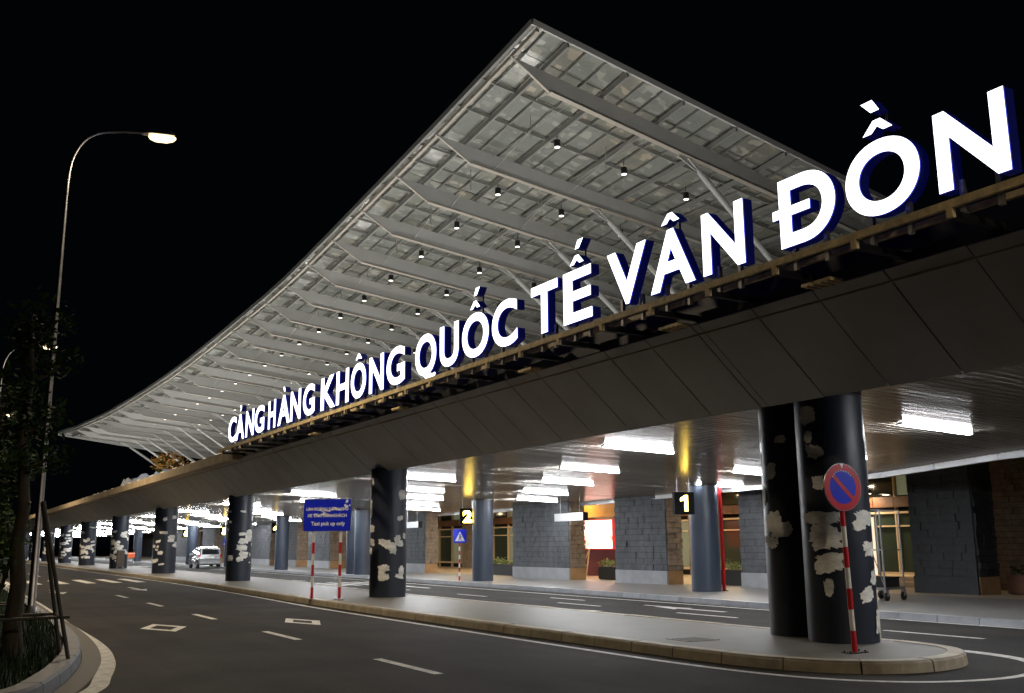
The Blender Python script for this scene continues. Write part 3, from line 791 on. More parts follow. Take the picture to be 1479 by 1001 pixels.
for it in LET:
    ch, yl, yr = it[:3]
    if ch not in gl and ch == 'Đ':
        vs, fs = glyph('D'); x0 = min(v.x for v in vs); x1 = max(v.x for v in vs); y1 = max(v.y for v in vs); xi = min(v.x for v in vs if v.x > x0 + .05 and .2*y1 < v.y < .85*y1)
        k = len(vs); q = []
        for a_, b_ in ((x0 - .13*(x1-x0), x0), (xi, x0 + .56*(x1-x0))): q += [Vector((a_, .43*y1, 0)), Vector((b_, .43*y1, 0)), Vector((b_, .57*y1, 0)), Vector((a_, .57*y1, 0))]
        gl[ch] = (vs + q, fs + [[k, k+1, k+2, k+3], [k+4, k+5, k+6, k+7]])
    if ch not in gl: gl[ch] = glyph(ch)
    vs, fs = gl[ch]
    x0 = min(v.x for v in vs); x1 = max(v.x for v in vs); y0 = min(v.y for v in vs); y1 = max(v.y for v in vs)
    if ch == 'Q': y0 = -.012
    def tf(v, d, yl=yl, yr=yr, x0=x0, x1=x1, y0=y0, y1=y1):
        return (XL + d, yl + (yr - yl) * (v.x - x0) / (x1 - x0), ZB + CAP * (v.y - y0) / (y1 - y0))
    o = make_letter('letter', vs, fs, tf, 'letter ' + ch + (' with ' + ' and '.join(vn[a] for a in it[3:]) if len(it) > 3 else ''), sign)
    ym = (yl + yr) / 2; zt = ZB + CAP + .10
    for q, a in enumerate(it[3:]):
        pts = ACC[a]; zz = zt + (.26 if q == 1 else 0)
        sh = (.06 if a == 'acute' else -.06 if a == 'grave' else 0) if q == 1 else 0
        vs2 = [Vector((x*.80, y*.80 + .02, 0)) for x, y in pts]; n_ = len(pts)
        if a == 'circ': fs2 = [(0, 1, 5, 6), (1, 2, 5), (2, 3, 4, 5)]
        elif a == 'hook': fs2 = [(0, 1, 2, 11), (11, 2, 3, 10), (10, 3, 4, 9), (9, 4, 5, 8), (8, 5, 6, 7)]
        else: fs2 = [(0, 1, 2, 3)]
        def tf2(v, d, ym=ym, zz=zz, sh=sh): return (XL + d, ym - (v.x + sh), zz + v.y)
        fv, ff, ed = flat_to_solid(vs2, fs2, 0)
        b = MB(); nn2 = len(fv)
        b.add([tf2(v, 0) for v in fv] + [tf2(v, DEP) for v in fv], [tuple(i + nn2 for i in f)[::-1] for f in ff] + [(p, r_, r_ + nn2, p + nn2) for p, r_ in ed])
        ao = b.build('accent', M['blue_side'], sign, loc=(-XL, -23, -5.5))
        b = MB(); b.add([tf2(v, -.004) for v in fv], ff); b.build('lit_face', M['face'], ao)
    if len(it) > 3:
        b = MB(); b.tube([(XL+.2, ym, ZB + CAP - .1), (XL+.2, ym, zt + .05 + .24 * (len(it) - 4))], .018, n=6); b.build('accent_post', M['black'], sign, loc=(-XL, -23, -5.5))
    for yy in (yl + (yr-yl)*.25, yl + (yr-yl)*.75):
        b = MB(); b.box((XL+.08, yy-.03, 5.25), (XL+.14, yy+.03, ZB+.12)); b.build('letter_foot', M['steel'], sign, loc=(-XL, -23, -5.5))
def spart(b, name, m): return b.build(name, m, sign, loc=(-XL, -23, -5.5))
b = MB(); b.box((9.46, 2.0, 5.27), (9.515, 39.3, 5.365)); spart(b, 'front_rail', M['gold'])
b = MB(); b.box((9.78, 2.0, 5.38), (9.84, 39.3, 5.44)); spart(b, 'upper_rail', M['black'])
b = MB(); b.box((10.06, 2.0, 5.38), (10.12, 39.3, 5.455)); spart(b, 'rear_rail', M['gold'])
yy = 2.6
while yy < 39.2:
    b = MB(); b.box((9.52, yy-.045, 5.16), (10.41, yy+.045, 5.24)); b.box((9.54, yy-.04, 5.24), (9.60, yy+.04, 5.37)); spart(b, 'bracket', M['black'])
    b = MB(); b.box((9.457, yy-.04, 5.16), (9.515, yy+.04, 5.278)); spart(b, 'bracket_plate', M['gold'])
    yy += 1.34
for yy in (8.8, 11.9, 16.4, 22.8, 29.3):     # power boxes behind the rail
    b = MB(); b.box((9.95, yy, 5.04), (10.2, yy+.5, 5.08))
    for k in range(4): b.box((9.95, yy+.04+k*.12, 5.025), (10.2, yy+.08+k*.12, 5.04))
    spart(b, 'louvred_box', M['gold'])

# ------------------------------------------------------------------ street lamps
def street_lamp(x, y, label):
    t = empty('street_lamp', (x, y, .1))
    H_ = 10.95
    b = MB(); b.tube([(0, 0, 0), (0, 0, .25), (0, 0, .26), (0, 0, H_ - .7)], [.12, .12, .095, .05], n=14); b.box((-.22, -.22, -.05), (.22, .22, .03)); b.build('pole', M['polesteel'], t)
    pts = smooth([(0, 0, H_ - .7), (.02, 0, H_ - .1), (.12, 0, H_ + .38), (.36, 0, H_ + .82), (.72, 0, H_ + 1.08), (1.25, 0, H_ + 1.22), (1.85, 0, H_ + 1.31)], 6)
    b = MB(); b.tube(pts, [.055 - .018 * i / len(pts) for i in range(len(pts))], n=12); b.build('arm', M['polesteel'], t)
    hd = MB()
    hd.add([(1.8, -.06, H_+1.27), (1.8, .06, H_+1.27), (1.8, .06, H_+1.37), (1.8, -.06, H_+1.37), (2.05, -.15, H_+1.29), (2.05, .15, H_+1.29), (2.05, .13, H_+1.43), (2.05, -.13, H_+1.43),
            (2.55, -.15, H_+1.33), (2.55, .15, H_+1.33), (2.55, .12, H_+1.45), (2.55, -.12, H_+1.45), (2.7, -.07, H_+1.36), (2.7, .07, H_+1.36), (2.7, .06, H_+1.42), (2.7, -.06, H_+1.42)],
           [(0, 1, 2, 3)] + [(4*k + a, 4*k + (a+1) % 4, 4*k + 4 + (a+1) % 4, 4*k + 4 + a) for k in range(3) for a in range(4)] + [(15, 14, 13, 12)])
    h = hd.build('lamp_head', M['steel'], t)
    b = MB(); bp = []
    rows_ = [(0, .10), (-.035, .12), (-.06, .08)]
    b.tube([(2.0, 0, H_+1.25), (2.06, 0, H_+1.245), (2.2, 0, H_+1.24), (2.5, 0, H_+1.26), (2.66, 0, H_+1.285), (2.74, 0, H_+1.31)], [.03, .085, .12, .12, .085, .03], n=14)
    b.build('lens', M['lamp'], h)
    ld = bpy.data.lights.new('street_lamp_light', 'AREA'); ld.shape = 'RECTANGLE'; ld.size = .55; ld.size_y = .22; ld.energy = STREET_POWER * (1.5 if y > 50 else 1.0); ld.color = (1.0, .82, .58); ld.spread = R(170); t.scale = (.93, 1, 1)
    lo = bpy.data.objects.new('street_lamp_light', ld); C.objects.link(lo); lo.parent = t; lo.location = (2.35, 0, H_ + 1.10)
    tag(t, label, 'street lamp', 'street lamps along the verge')
    return ld
street_lamp(2.2, 26, 'tall steel street lamp with curved arm, nearest, its pole beside the trees')
street_lamp(2.55, 58, 'second street lamp, smaller, its head seen beside the nearest lamp pole')
street_lamp(2.7, 90, 'third and farthest street lamp low at the left edge behind the trees')
street_lamp(2.3, -7, 'street lamp behind the viewpoint lighting the near road from its curved arm')
street_lamp(2.7, 122, 'farthest small street lamp hidden behind the trees down the road')

# ------------------------------------------------------------------ signs at the kerb
def striped_post(parent, x, y, z0, z1, r, bands, first='red', name='post'):
    """one round post whose painted bands are its own pieces"""
    b = MB(); b.tube([(x, y, z0), (x, y, z1)], r, n=14); o = b.build(name, M['whitep'], parent)
    h = (z1 - z0) / bands
    for k in range(bands):
        if (k % 2 == 0) == (first == 'red'):
            b = MB(); b.tube([(x, y, z0 + k*h), (x, y, z0 + (k+1)*h)], r + .002, n=14); b.build('red_band', M['red'], o)
    return o
# no parking sign
t = tag(empty('no_parking_sign', (11.19, 9.93, .15), R(-6)), 'round blue no-parking sign with red rim and slash on a red and white post', 'road sign')
t.rotation_euler = (0, R(-1.5), R(-6))
b = MB(); b.box((-.16, -.09, 0), (.16, .09, .012)); 
for sx in (-.13, .13):
    for sy in (-.06, .06): b.tube([(sx, sy, .012), (sx, sy, .035)], .012, n=6)
b.build('base_plate', M['black'], t)
striped_post(t, 0, 0, .012, 2.0, .036, 7)
def disc(r0, r1, yv, n=48, z=2.26):
    b = MB(); 
    if r0 == 0:
        b.add([(r1*math.cos(2*PI*k/n), yv, z + r1*math.sin(2*PI*k/n)) for k in range(n)], [tuple(range(n))])
    else:
        vs = [(r*math.cos(2*PI*k/n), yv, z + r*math.sin(2*PI*k/n)) for r in (r0, r1) for k in range(n)]
        b.add(vs, [(k, (k+1) % n, n + (k+1) % n, n + k) for k in range(n)])
    return b
b = MB(); n = 48
b.add([(.335*math.cos(2*PI*k/n), yy, 2.26 + .335*math.sin(2*PI*k/n)) for yy in (-.045, -.06) for k in range(n)], [tuple(range(n)), tuple(range(n, 2*n))[::-1]] + [(k, (k+1) % n, n + (k+1) % n, n + k) for k in range(n)])
plate = b.build('sign_plate', M['steel'], t)
disc(.235, .33, -.063).build('red_rim', M['redsign'], plate)
disc(0, .236, -.062).build('blue_field', M['bluesign'], plate)
b = MB(); w2 = .03; L2 = .238; d_ = math.sqrt(.5)
b.add([(-L2*d_ - w2*d_, -.065, 2.26 + L2*d_ - w2*d_), (-L2*d_ + w2*d_, -.065, 2.26 + L2*d_ + w2*d_), (L2*d_ + w2*d_, -.065, 2.26 - L2*d_ + w2*d_), (L2*d_ - w2*d_, -.065, 2.26 - L2*d_ - w2*d_)], [(0, 1, 2, 3)])
b.build('red_slash', M['redsign'], plate)
b = MB()   # scuffed white chip and scratches at the top
b.add([(-.02, -.066, 2.585), (.04, -.066, 2.59), (.015, -.066, 2.52)], [(0, 1, 2)])
for k in range(9):
    a = PI*.5 + .9 - k*.2; r_ = .225 + random.uniform(-.006, .006)
    b.add([(r_*math.cos(a), -.066, 2.26+r_*math.sin(a)), (r_*math.cos(a-.13), -.066, 2.26+r_*math.sin(a-.13)), ((r_+.014)*math.cos(a-.06), -.066, 2.26+(r_+.014)*math.sin(a-.06))], [(0, 1, 2)])
b.build('scuff', M['signwhite'], plate)

def text_part(body, size, parent, loc, rot, m, name, off=.0, align='CENTER', ext=.0, sx=1.0):
    c = bpy.data.curves.new(name, 'FONT'); c.body = body; c.size = size; c.align_x = align; c.offset = off; c.extrude = ext; c.resolution_u = 3
    o = bpy.data.objects.new(name, c); C.objects.link(o)
    dg = bpy.context.evaluated_depsgraph_get(); dg.update()
    me = bpy.data.meshes.new_from_object(o.evaluated_get(dg)); bpy.data.objects.remove(o)
    me.materials.clear(); me.materials.append(m)
    o = bpy.data.objects.new(name, me); C.objects.link(o); o.parent = parent; o.location = loc; o.rotation_euler = rot; o.scale = (sx, 1, 1)
    return o
# taxi sign
ang = math.atan2(27.95 - 28.46, 10.41 - 9.76)
t = tag(empty('taxi_pickup_sign', (10.08, 28.2, .15), ang), 'blue rectangular taxi pick-up sign with scratched lettering on two striped posts', 'road sign')
for sx in (-.41, .41):
    striped_post(t, sx, 0, .01, 1.92, .04, 6, first='red')
    b = MB(); b.tube([(sx, 0, -.01), (sx, 0, .015)], .13, n=16); b.build('base_plate', M['steel'], t)
    b = MB(); b.tube([(sx, 0, 1.92), (sx, 0, 2.75)], .035, n=10); b.build('rear_post', M['steel'], t)
b = MB(); b.box((-.71, -.055, 1.93), (.71, -.04, 2.84)); pn = b.build('sign_panel', M['bluesign'], t)
b = MB()
for x0, x1, z0, z1 in ((-.72, .72, 1.915, 1.93), (-.72, .72, 2.84, 2.855), (-.72, -.71, 1.93, 2.84), (.71, .72, 1.93, 2.84)): b.box((x0, -.058, z0), (x1, -.038, z1))
b.build('sign_rim', M['steel'], pn)
text_part('LÀN ĐƯỜNG DÀNH CHO', .118, pn, (0, -.058, 2.52), (PI/2, 0, 0), M['signwhite'], 'lettering', .0035, sx=.93)
text_part('XE TAXI ĐÓN KHÁCH', .125, pn, (0, -.058, 2.33), (PI/2, 0, 0), M['signwhite'], 'lettering', .0035, sx=.95)
text_part('Taxi pick up only', .155, pn, (.03, -.058, 2.09), (PI/2, 0, 0), M['signwhite'], 'lettering', .004, sx=.95)
rnd = random.Random(5)
b = MB()
for k in range(26):
    u = rnd.uniform(-.40, .35); z = 2.52 + .06*math.sin(u*9) + rnd.uniform(-.035, .035) if rnd.random() < .72 else 2.36 + rnd.uniform(-.04, .05); L_ = rnd.uniform(.05, .16); h = rnd.uniform(.01, .034); tl = rnd.uniform(-.3, .3)
    if z < 2.42: u = rnd.uniform(-.45, .1)
    yv = -.0582 - k*.00005 - .001
    b.add([(u, yv, z), (u+L_*.6, yv, z-h*.6+tl*.05), (u+L_, yv, z+tl*L_), (u+L_*.4, yv, z+h+tl*.04)], [(0, 1, 2, 3)])
for k in range(9):
    u = rnd.uniform(.50, .68); z = rnd.uniform(2.60, 2.80); r_ = rnd.uniform(.015, .05); yv = -.0585 - k*.0001 - .001
    b.add([(u + r_*rnd.uniform(.5, 1)*math.cos(q), yv, z + r_*rnd.uniform(.5, 1)*math.sin(q)) for q in (0, 1, 2, 3, 4, 5)], [(0, 1, 2, 3, 4, 5)])
b.build('scraped_marks', M['signwhite'], pn)

def ped_sign(x, y, s, label):
    t = tag(empty('pedestrian_crossing_sign', (x, y, .13), R(-12)), label, 'road sign', 'pedestrian crossing signs')
    striped_post(t, 0, 0, 0, 1.62, .035, 9)
    b = MB(); b.box((-.3, -.055, 1.60), (.3, -.04, 2.2)); p = b.build('sign_panel', M['bluesign'], t)
    b = MB(); b.add([(-.23, -.058, 1.68), (.23, -.058, 1.68), (0, -.058, 2.10)], [(0, 1, 2)]); b.build('white_triangle', M['signwhite'], p)
    b = MB(); yv = -.062   # walking figure
    hx = [(.035*math.cos(q*PI/4)+.005, yv, 1.955 + .032*math.sin(q*PI/4)) for q in range(8)]
    b.add(hx, [tuple(range(8))])
    b.add([(-.035, yv, 1.80), (.03, yv, 1.80), (.035, yv, 1.915), (-.02, yv, 1.915)], [(0, 1, 2, 3)])
    b.add([(-.035, yv, 1.80), (0, yv, 1.80), (-.05, yv, 1.70), (-.085, yv, 1.70)], [(0, 1, 2, 3)])
    b.add([(0, yv, 1.80), (.03, yv, 1.80), (.08, yv, 1.70), (.05, yv, 1.70)], [(0, 1, 2, 3)])
    b.add([(.03, yv, 1.90), (.04, yv, 1.87), (.09, yv, 1.82), (.10, yv, 1.84)], [(0, 1, 2, 3)])
    b.build('walking_figure', M['black'], p)
ped_sign(20.3, 39.7, 1, 'blue square pedestrian-crossing sign with white triangle on striped post, left of a column')
ped_sign(20.0, 78.6, 1, 'small far pedestrian-crossing sign above the parked silver car')

# hanging numbered signs
def num_sign(x, y, d, label):
    t = tag(empty('numbered_sign', (x, y, 2.52), R(-16)), label, 'sign', 'hanging numbered bay signs')
    b = MB(); b.box((-.33, -.08, 0), (.33, .08, .68)); bx = b.build('sign_box', M['sign_black'], t)
    if d == '1':
        b = MB(); pz = [(.0, .10), (.11, .10), (.11, .58), (.02, .58), (-.13, .49), (-.13, .40), (.0, .45)]
        b.add([(px_, -.084, z_) for px_, z_ in pz], [(0, 1, 2, 3, 6), (3, 4, 5, 6)]); b.build('numeral', M['yellow'], bx)
    else: text_part(d, .66, bx, (0, -.084, .10), (PI/2, 0, 0), M['yellow'], 'numeral', .034, sx=1.12)
    top_ = zc(x) - 2.52
    for sx in (-.2, .2):
        b = MB(); b.tube([(sx, 0, .66), (sx, 0, top_)], .012, n=6); b.build('hanger_rod', M['steel'], t)
for i, (y, wd, by) in enumerate(zip([24.2, 38.7, 52.6, 66.3, 80, 93.6, 107.2], ['one', 'two', 'three', 'four', 'five', 'six', 'seven'], ['left of the column with the red post', 'above the nearer crossing sign', 'hidden behind the patched column', 'left of the blue taxi sign', 'above the silver car', 'beyond the car', 'farthest down the road'])):
    num_sign(20.15, y, str(i + 1), 'hanging box sign with glowing yellow number %s, %s' % (wd, by))

# white box signs hanging near the terminal walls
for y0, y1, lb in ((32.3, 34.4, 'grey-white hanging box sign in front of the stone wall left of the red screen'), (47.5, 49.4, 'white hanging box sign beside the patched column, farther along')):
    t = tag(empty('hanging_box_sign', (22.0, y0, 2.55)), lb, 'sign')
    b = MB(); b.box((-.1, .03, 0), (.1, y1 - y0, .3)); b.build('light_box', M['white'], t)
    b = MB(); b.box((-.11, 0, -.01), (.11, .028, .31)); b.build('end_cap', M['black'], t)
    for yy in (.4, y1 - y0 - .3):
        b = MB(); b.tube([(0, yy, .3), (0, yy, zc(22) - 2.55)], .012, n=6); b.build('hanger_rod', M['steel'], t)
# red post beside the inner column
t = tag(empty('red_post', (22.32, 24.95, .13)), 'tall slim red post standing against the dark column by sign 1', 'post')
b = MB(); b.box((-.035, -.05, 0), (.035, .05, zc(21.9) - .14)); b.build('post', M['red'], t)
b = MB(); b.box((-.09, -.09, 0), (.09, .09, .02)); b.build('base_plate', M['black'], t)

# ------------------------------------------------------------------ stone walls of the terminal front
def stone_wall(x, y0, y1, th, parts, label, stonem='stone', ztop=4.4):
    t = tag(empty('stone_wall', (x, y0, .13)), label, 'wall', 'stone-clad walls along the terminal front')
    L_ = y1 - y0
    b = MB(); b.box((.06, .05, 0), (th - .05, L_ - .0, ztop - .13)); b.build('core', M['joint'], t)
    b = MB(); b.box((-.0, .04, 0), (.06, L_, .50)); b.build('plinth', M['plinth'] if stonem == 'stone' else M[stonem], t)
    b = MB(); b.box((.062, .0, 0), (th, .05, .50)); b.build('plinth', M['plinth_brown'], t)
    rnd = random.Random(int(y0 * 7))
    h = .225; z = .512; r_ = 0; rest = MB()
    while z < ztop - .2:
        y = .045; first = True
        while y < L_ - .02:
            w_ = rnd.uniform(.38, .68); 
            if first: w_ *= rnd.uniform(.4, 1)
            first = False
            y2 = min(L_, y + w_)
            if L_ - y2 < .18: y2 = L_
            p = rnd.uniform(0, .035)
            b = MB() if parts else rest
            j = [rnd.uniform(-.012, .012) for _ in range(4)]
            b.hexa([(p+j[0], y, z), (.06, y, z), (.06, y2-.012, z), (p+j[1], y2-.012, z), (p+j[2], y, z+h-.012), (.06, y, z+h-.012), (.06, y2-.012, z+h-.012), (p+j[3], y2-.012, z+h-.012)])
            if parts: b.build('stone_block', M[stonem], t)
            y = y2
        z += h; r_ += 1
    if not parts: tag(rest.build('stone_block', M[stonem], t), kind='stuff')
    b = MB(); z = .512
    while z < ztop - .2:          # rough brown end face turned to the road end
        xx = .062
        while xx < th - .01:
            w_ = rnd.uniform(.2, .45); x2 = min(th, xx + w_); p = rnd.uniform(-.06, .02)
            p2 = p + rnd.uniform(-.03, .03)
            b.hexa([(xx, p, z), (x2-.008, p + rnd.uniform(-.02, .02), z), (x2-.008, .05, z), (xx, .05, z), (xx, p2, z+.19), (x2-.008, p2, z+.182 + rnd.uniform(-.02, .01)), (x2-.008, .05, z+.19), (xx, .05, z+.19)])
            xx = x2
        z += .2
    tag(b.build('brown_stone_face', M['brown' if stonem == 'stone' else stonem], t), kind='stuff')
    return t
stone_wall(26.0, 18.4, 20.6, .95, True, 'stone wall coloured dark as if unlit at the right edge beyond the near double column', 'stone_shaded', 4.9)
stone_wall(24.5, 22.0, 26.5, .8, True, 'grey stone wall mostly hidden behind the near double column')
stone_wall(24.0, 29.9, 33.2, .75, True, 'grey stone wall with brown end between the red screen and number 1 sign')
stone_wall(24.0, 36.55, 41.45, .85, True, 'wide grey stone wall with brown end left of the red screen')
stone_wall(24.0, 51.2, 55.5, .8, True, 'grey stone wall with brown end just right of the patched column')
far = [(58.5, 61.5, .8), (66.6, 71.2, 1.3), (73.9, 79.3, 1.35), (80.6, 86, .9), (90, 95, 1.2), (99, 104, 1.2), (110, 116, 1.2), (123, 130, 1.2)]
places = ['behind the right post of the taxi sign', 'behind the left post of the taxi sign', 'between the taxi sign and number 4', 'behind the number 4 sign', 'just left of the silver car', 'beyond number 5', 'beyond number 6', 'at the far dark end']
for (a, c, th), pl in zip(far, places): stone_wall(24.0, a, c, th, False, 'grey and brown stone wall ' + pl)

# facade behind
fac = tag(empty('terminal_facade', (32, 40, .13)), 'terminal ground-floor front of green glass, beige frames and brown stone piers', 'building')
def fp(b, name, m): return b.build(name, m, fac, loc=(-32, -40, -.13))
rnd = random.Random(11)
b = MB(); b.box((32.4, -15, .13), (33, 190, 5.1)); fp(b, 'rear_wall', M['joint'])
y = 6.0; k = 0
while y < 130:
    if k % 4 == 3:
        b = MB(); b.box((31.9, y+.02, .13), (32.4, y + 1.98, 4.9)); pier = fp(b, 'stone_pier', M['brown'])
        b = MB(); z = .15
        while z < 4.7:
            xx = y + .02
            while xx < y + 1.96:
                w_ = rnd.uniform(.3, .6); x2 = min(y + 1.98, xx + w_); p = rnd.uniform(.02, .08)
                b.box((31.9 - p, xx, z), (31.899, x2 - .01, z + .19)); xx = x2
            z += .2
        tag(b.build('brown_stone', M['brown'], pier), kind='stuff')
    else:
        q = rnd.random()
        gm = M['glass_pale'] if q < .16 else M['glass_green'] if q < .5 else M['glass']
        b = MB(); b.box((32.2, y + .06, .5), (32.23, y + 1.94, 2.7)); fp(b, 'window_pane', gm)
        b = MB(); b.box((32.2, y + .06, 3.4), (32.23, y + 1.94, 4.2)); fp(b, 'window_pane', M['glass_green'] if rnd.random() < .6 else M['glass'])
        b = MB(); b.box((32.1, y, .13), (32.26, y + .06, 4.9)); b.box((32.1, y + .06, 2.7), (32.26, y + 2, 2.78)); b.box((32.1, y + .06, 2.2), (32.26, y + 2, 2.26)); b.box((32.1, y+.06, 4.2), (32.26, y + 2, 4.3)); b.box((32.1, y + .06, .4), (32.26, y + 2, .5)); fp(b, 'window_frame', M['beige'])
        b = MB(); b.box((32.0, y + .0, 2.95), (32.15, y + .97, 3.35)); b.box((32.0, y + 1.0, 2.95), (32.15, y + 1.98, 3.35)); fp(b, 'terracotta_panel', M['terracotta'])
    y += 2; k += 1
b = MB(); b.box((30.6, 6, .13), (31.9, 34, .28)); b.box((31.0, 6, .28), (31.9, 34, .43)); fp(b, 'step', M['beige'])
b = MB(); b.box((25.25, 27.5, 4.0), (32.39, 190, 4.1)); fp(b, 'entrance_soffit', M['soffit'])
# warm recessed downlights of the entrance soffit
wl_ = emis('warm_downlight', (1, .80, .52), 14)
i = 0; proto = None
for yy in [29, 33, 37, 41, 45, 49, 54, 60, 66, 72, 80, 90, 100]:
    for xx in (27.2, 30.0):
        if proto is None:
            t = empty('recessed_downlight', (xx, yy, 3.99)); b = MB(); b.tube([(0, 0, -.02), (0, 0, .01)], .14, n=14); b.build('ring', M['white'], t)
            b = MB(); b.tube([(0, 0, -.026), (0, 0, -.021)], .11, n=14); b.build('lens', wl_, t); proto = t
        else: t = copy_tree(proto); t.location = (xx, yy, 3.99)
        tag(t, 'small warm recessed downlight in the wooden entrance ceiling behind the stone walls', 'downlight', 'recessed downlights of the entrance ceiling')
        if xx == 27.2 or yy < 60:
            ld = bpy.data.lights.new('downlight_light', 'AREA'); ld.shape = 'DISK'; ld.size = .22; ld.energy = 95; ld.color = (1, .76, .45)
            lo = bpy.data.objects.new('downlight_light', ld); C.objects.link(lo); lo.location = (xx, yy, 3.95)
b = MB(); b.box((28.6, 21.0, .136), (30.5, 25.2, .30)); b.box((29.2, 21.0, .30), (30.5, 25.2, .46)); fp(b, 'step', M['beige'])
for xx, yy in ((28.5, 23.5), (28.5, 27.0), (28.8, 19.5)):      # pendant lamps in the open bay by the steps
    t = tag(empty('wall_lamp', (31.88, yy, 3.5)), 'warm lamp on the terminal front above the beige steps', 'lamp', 'warm lamps above the beige steps')
    b = MB(); b.box((-.18, -.1, 0), (0, .1, .12)); b.build('housing', M['black'], t)
    b = MB(); b.box((-.17, -.09, -.01), (-.01, .09, -.001)); b.build('lens', wl_, t)
    ld = bpy.data.lights.new('wall_lamp_light', 'AREA'); ld.size = .2; ld.energy = 60; ld.color = (1, .78, .5)
    lo = bpy.data.objects.new('wall_lamp_light', ld); C.objects.link(lo); lo.parent = t; lo.location = (-.3, 0, -.03)

t = tag(empty('light_panel', (30.2, 26.1, .134)), 'tall softly glowing cream panel behind the wheeled trolley', 'light panel')
b = MB(); b.box((0, -.55, .05), (.1, .55, 2.4)); b.build('glowing_face', emis('cream_panel', (1, .80, .58), .9), t)
b = MB(); b.box((.101, -.6, 0), (.16, .6, 2.45)); b.build('frame', M['frame'], t)

# red video screen between the walls
t = tag(empty('video_screen', (28.0, 40.1, .13)), 'bright pinkish-white video screen with red edges between two stone walls', 'screen')
m = bpy.data.materials.new('screen_image'); m.use_nodes = True; n = m.node_tree.nodes; l = m.node_tree.links; bs = n['Principled BSDF']
tc = n.new('ShaderNodeTexCoord'); wv = n.new('ShaderNodeTexNoise'); wv.inputs['Scale'].default_value = 2.6; wv.inputs['Detail'].default_value = 6; wv.inputs['Distortion'].default_value = 1.5
l.new(tc.outputs['Object'], wv.inputs[0]); cr = n.new('ShaderNodeValToRGB')
cr.color_ramp.elements[0].position = .36; cr.color_ramp.elements[0].color = (1, .07, .06, 1); cr.color_ramp.elements[1].position = .47; cr.color_ramp.elements[1].color = (1, .62, .55, 1)
l.new(wv.outputs['Fac'], cr.inputs[0]); l.new(cr.outputs[0], bs.inputs['Emission Color']); bs.inputs['Emission Strength'].default_value = 3.2
b = MB(); b.box((0, -1.25, 1.25), (.12, 1.25, 2.68)); b.build('screen_case', emis('screen_edge', (1, .02, .03), .5, (.3, 0, 0)), t)
b = MB(); b.box((-.02, -1.18, 1.3), (-.001, 1.18, 2.63)); b.build('screen_face', m, t)
b = MB(); b.box((.15, -1.6, 0), (.4, 1.6, 1.3)); b.build('red_backing_wall', mat('dark_red_wall', (.12, .008, .01), .6), t)
b = MB(); b.box((.13, -1.9, 2.8), (.4, 1.9, 3.85)); b.build('ochre_header', mat('ochre_header', (.55, .28, .05), .5, var=.1), t)
b = MB(); b.bar((-.5, .9, 0), (-.1, .6, 1.3), .05, .05); b.bar((-.5, .3, 0), (-.1, .6, 1.3), .05, .05); b.bar((-.5, .9, .5), (-.5, .2, .5), .05, .05); tag(b.build('easel', M['beige'], t))

# planters with plants between the walls
def leafclump(b, c, r, n_, s, rnd, up=.6):
    for _ in range(n_):
        v = Vector((rnd.gauss(0, 1), rnd.gauss(0, 1), rnd.gauss(0, up))); v = v.normalized() * r * rnd.random()**.45
        p = Vector(c) + v; a = Vector((rnd.uniform(-1, 1), rnd.uniform(-1, 1), rnd.uniform(-.5, .7))).normalized(); q = a.orthogonal().normalized()
        q.rotate(Matrix.Rotation(rnd.uniform(0, 6.28), 3, a)) if False else None
        L_ = s * rnd.uniform(.6, 1.4)
        b.add([p, p + a*L_*.5 + q*L_*.28, p + a*L_, p + a*L_*.5 - q*L_*.28], [(0, 1, 2, 3)])
def planter(x, y0, y1, label, m='leaf2', box='planter'):
    t = tag(empty('planter', (x, y0, .134)), label, 'planter', 'long planters between the stone walls')
    L_ = y1 - y0
    b = MB(); b.box((0, 0, .02), (.6, L_, .5)); b.box((-.02, -.02, .5), (.62, L_ + .02, .54)); b.box((.05, .05, 0), (.55, L_ - .05, .02)); b.build('trough', M[box], t)
    rnd = random.Random(int(y0*3)); b = MB(); y = .15
    while y < L_:
        leafclump(b, (.3 + rnd.uniform(-.1, .1), y, .66), .24, 34, .13, rnd); y += .2
    tag(b.build('plants', M[m], t), kind='stuff')
planter(25.4, 33.6, 36.4, 'dark planter with low yellow-green plants under the red screen')
planter(25.4, 27.0, 29.6, 'dark planter with leafy plant right of the number 1 sign wall')
planter(25.2, 42.0, 46.0, 'dark planter with bright leaves right of the number 2 column')
planter(25.2, 62.0, 66.0, 'dark planter with leaves behind the taxi sign')
planter(27.0, 14.5, 18.2, 'orange-sided planter with green plants at the right edge', 'leaf', 'terracotta')
b = MB(); 
# brown stone wall at the far right with a shrub on top
t = tag(empty('brown_stone_wall', (29, 12.5, .13)), 'rough brown stone wall at the right edge behind the orange planter', 'wall')
b.box((.1, 0, 0), (.6, 7.5, 4.9)); b.build('core', M['joint'], t)
b = MB(); z = .0; rnd = random.Random(8)
while z < 4.8:
    y = 0
    while y < 7.4:
        w_ = rnd.uniform(.3, .7); y2 = min(7.5, y + w_); b.box((rnd.uniform(0, .08), y, z), (.1, y2 - .012, z + .168)); y = y2
    z += .18
tag(b.build('brown_stone', M['brown'], t), kind='stuff')
t = tag(empty('hanging_shrub', (27.6, 17.0, 3.4)), 'leafy twig hanging beside the top of the dark stone wall at the right edge', 'shrub')
rnd = random.Random(4); b = MB(); b.tube([(.8, -.6, 1.2), (.4, -.2, .9), (0, .1, .5), (-.3, .5, .3)], [.04, .03, .02, .01], n=6); b.build('branch', M['bark'], t)
b = MB(); leafclump(b, (0, .1, .5), .7, 150, .2, rnd); b.build('foliage', M['leaf2'], t)

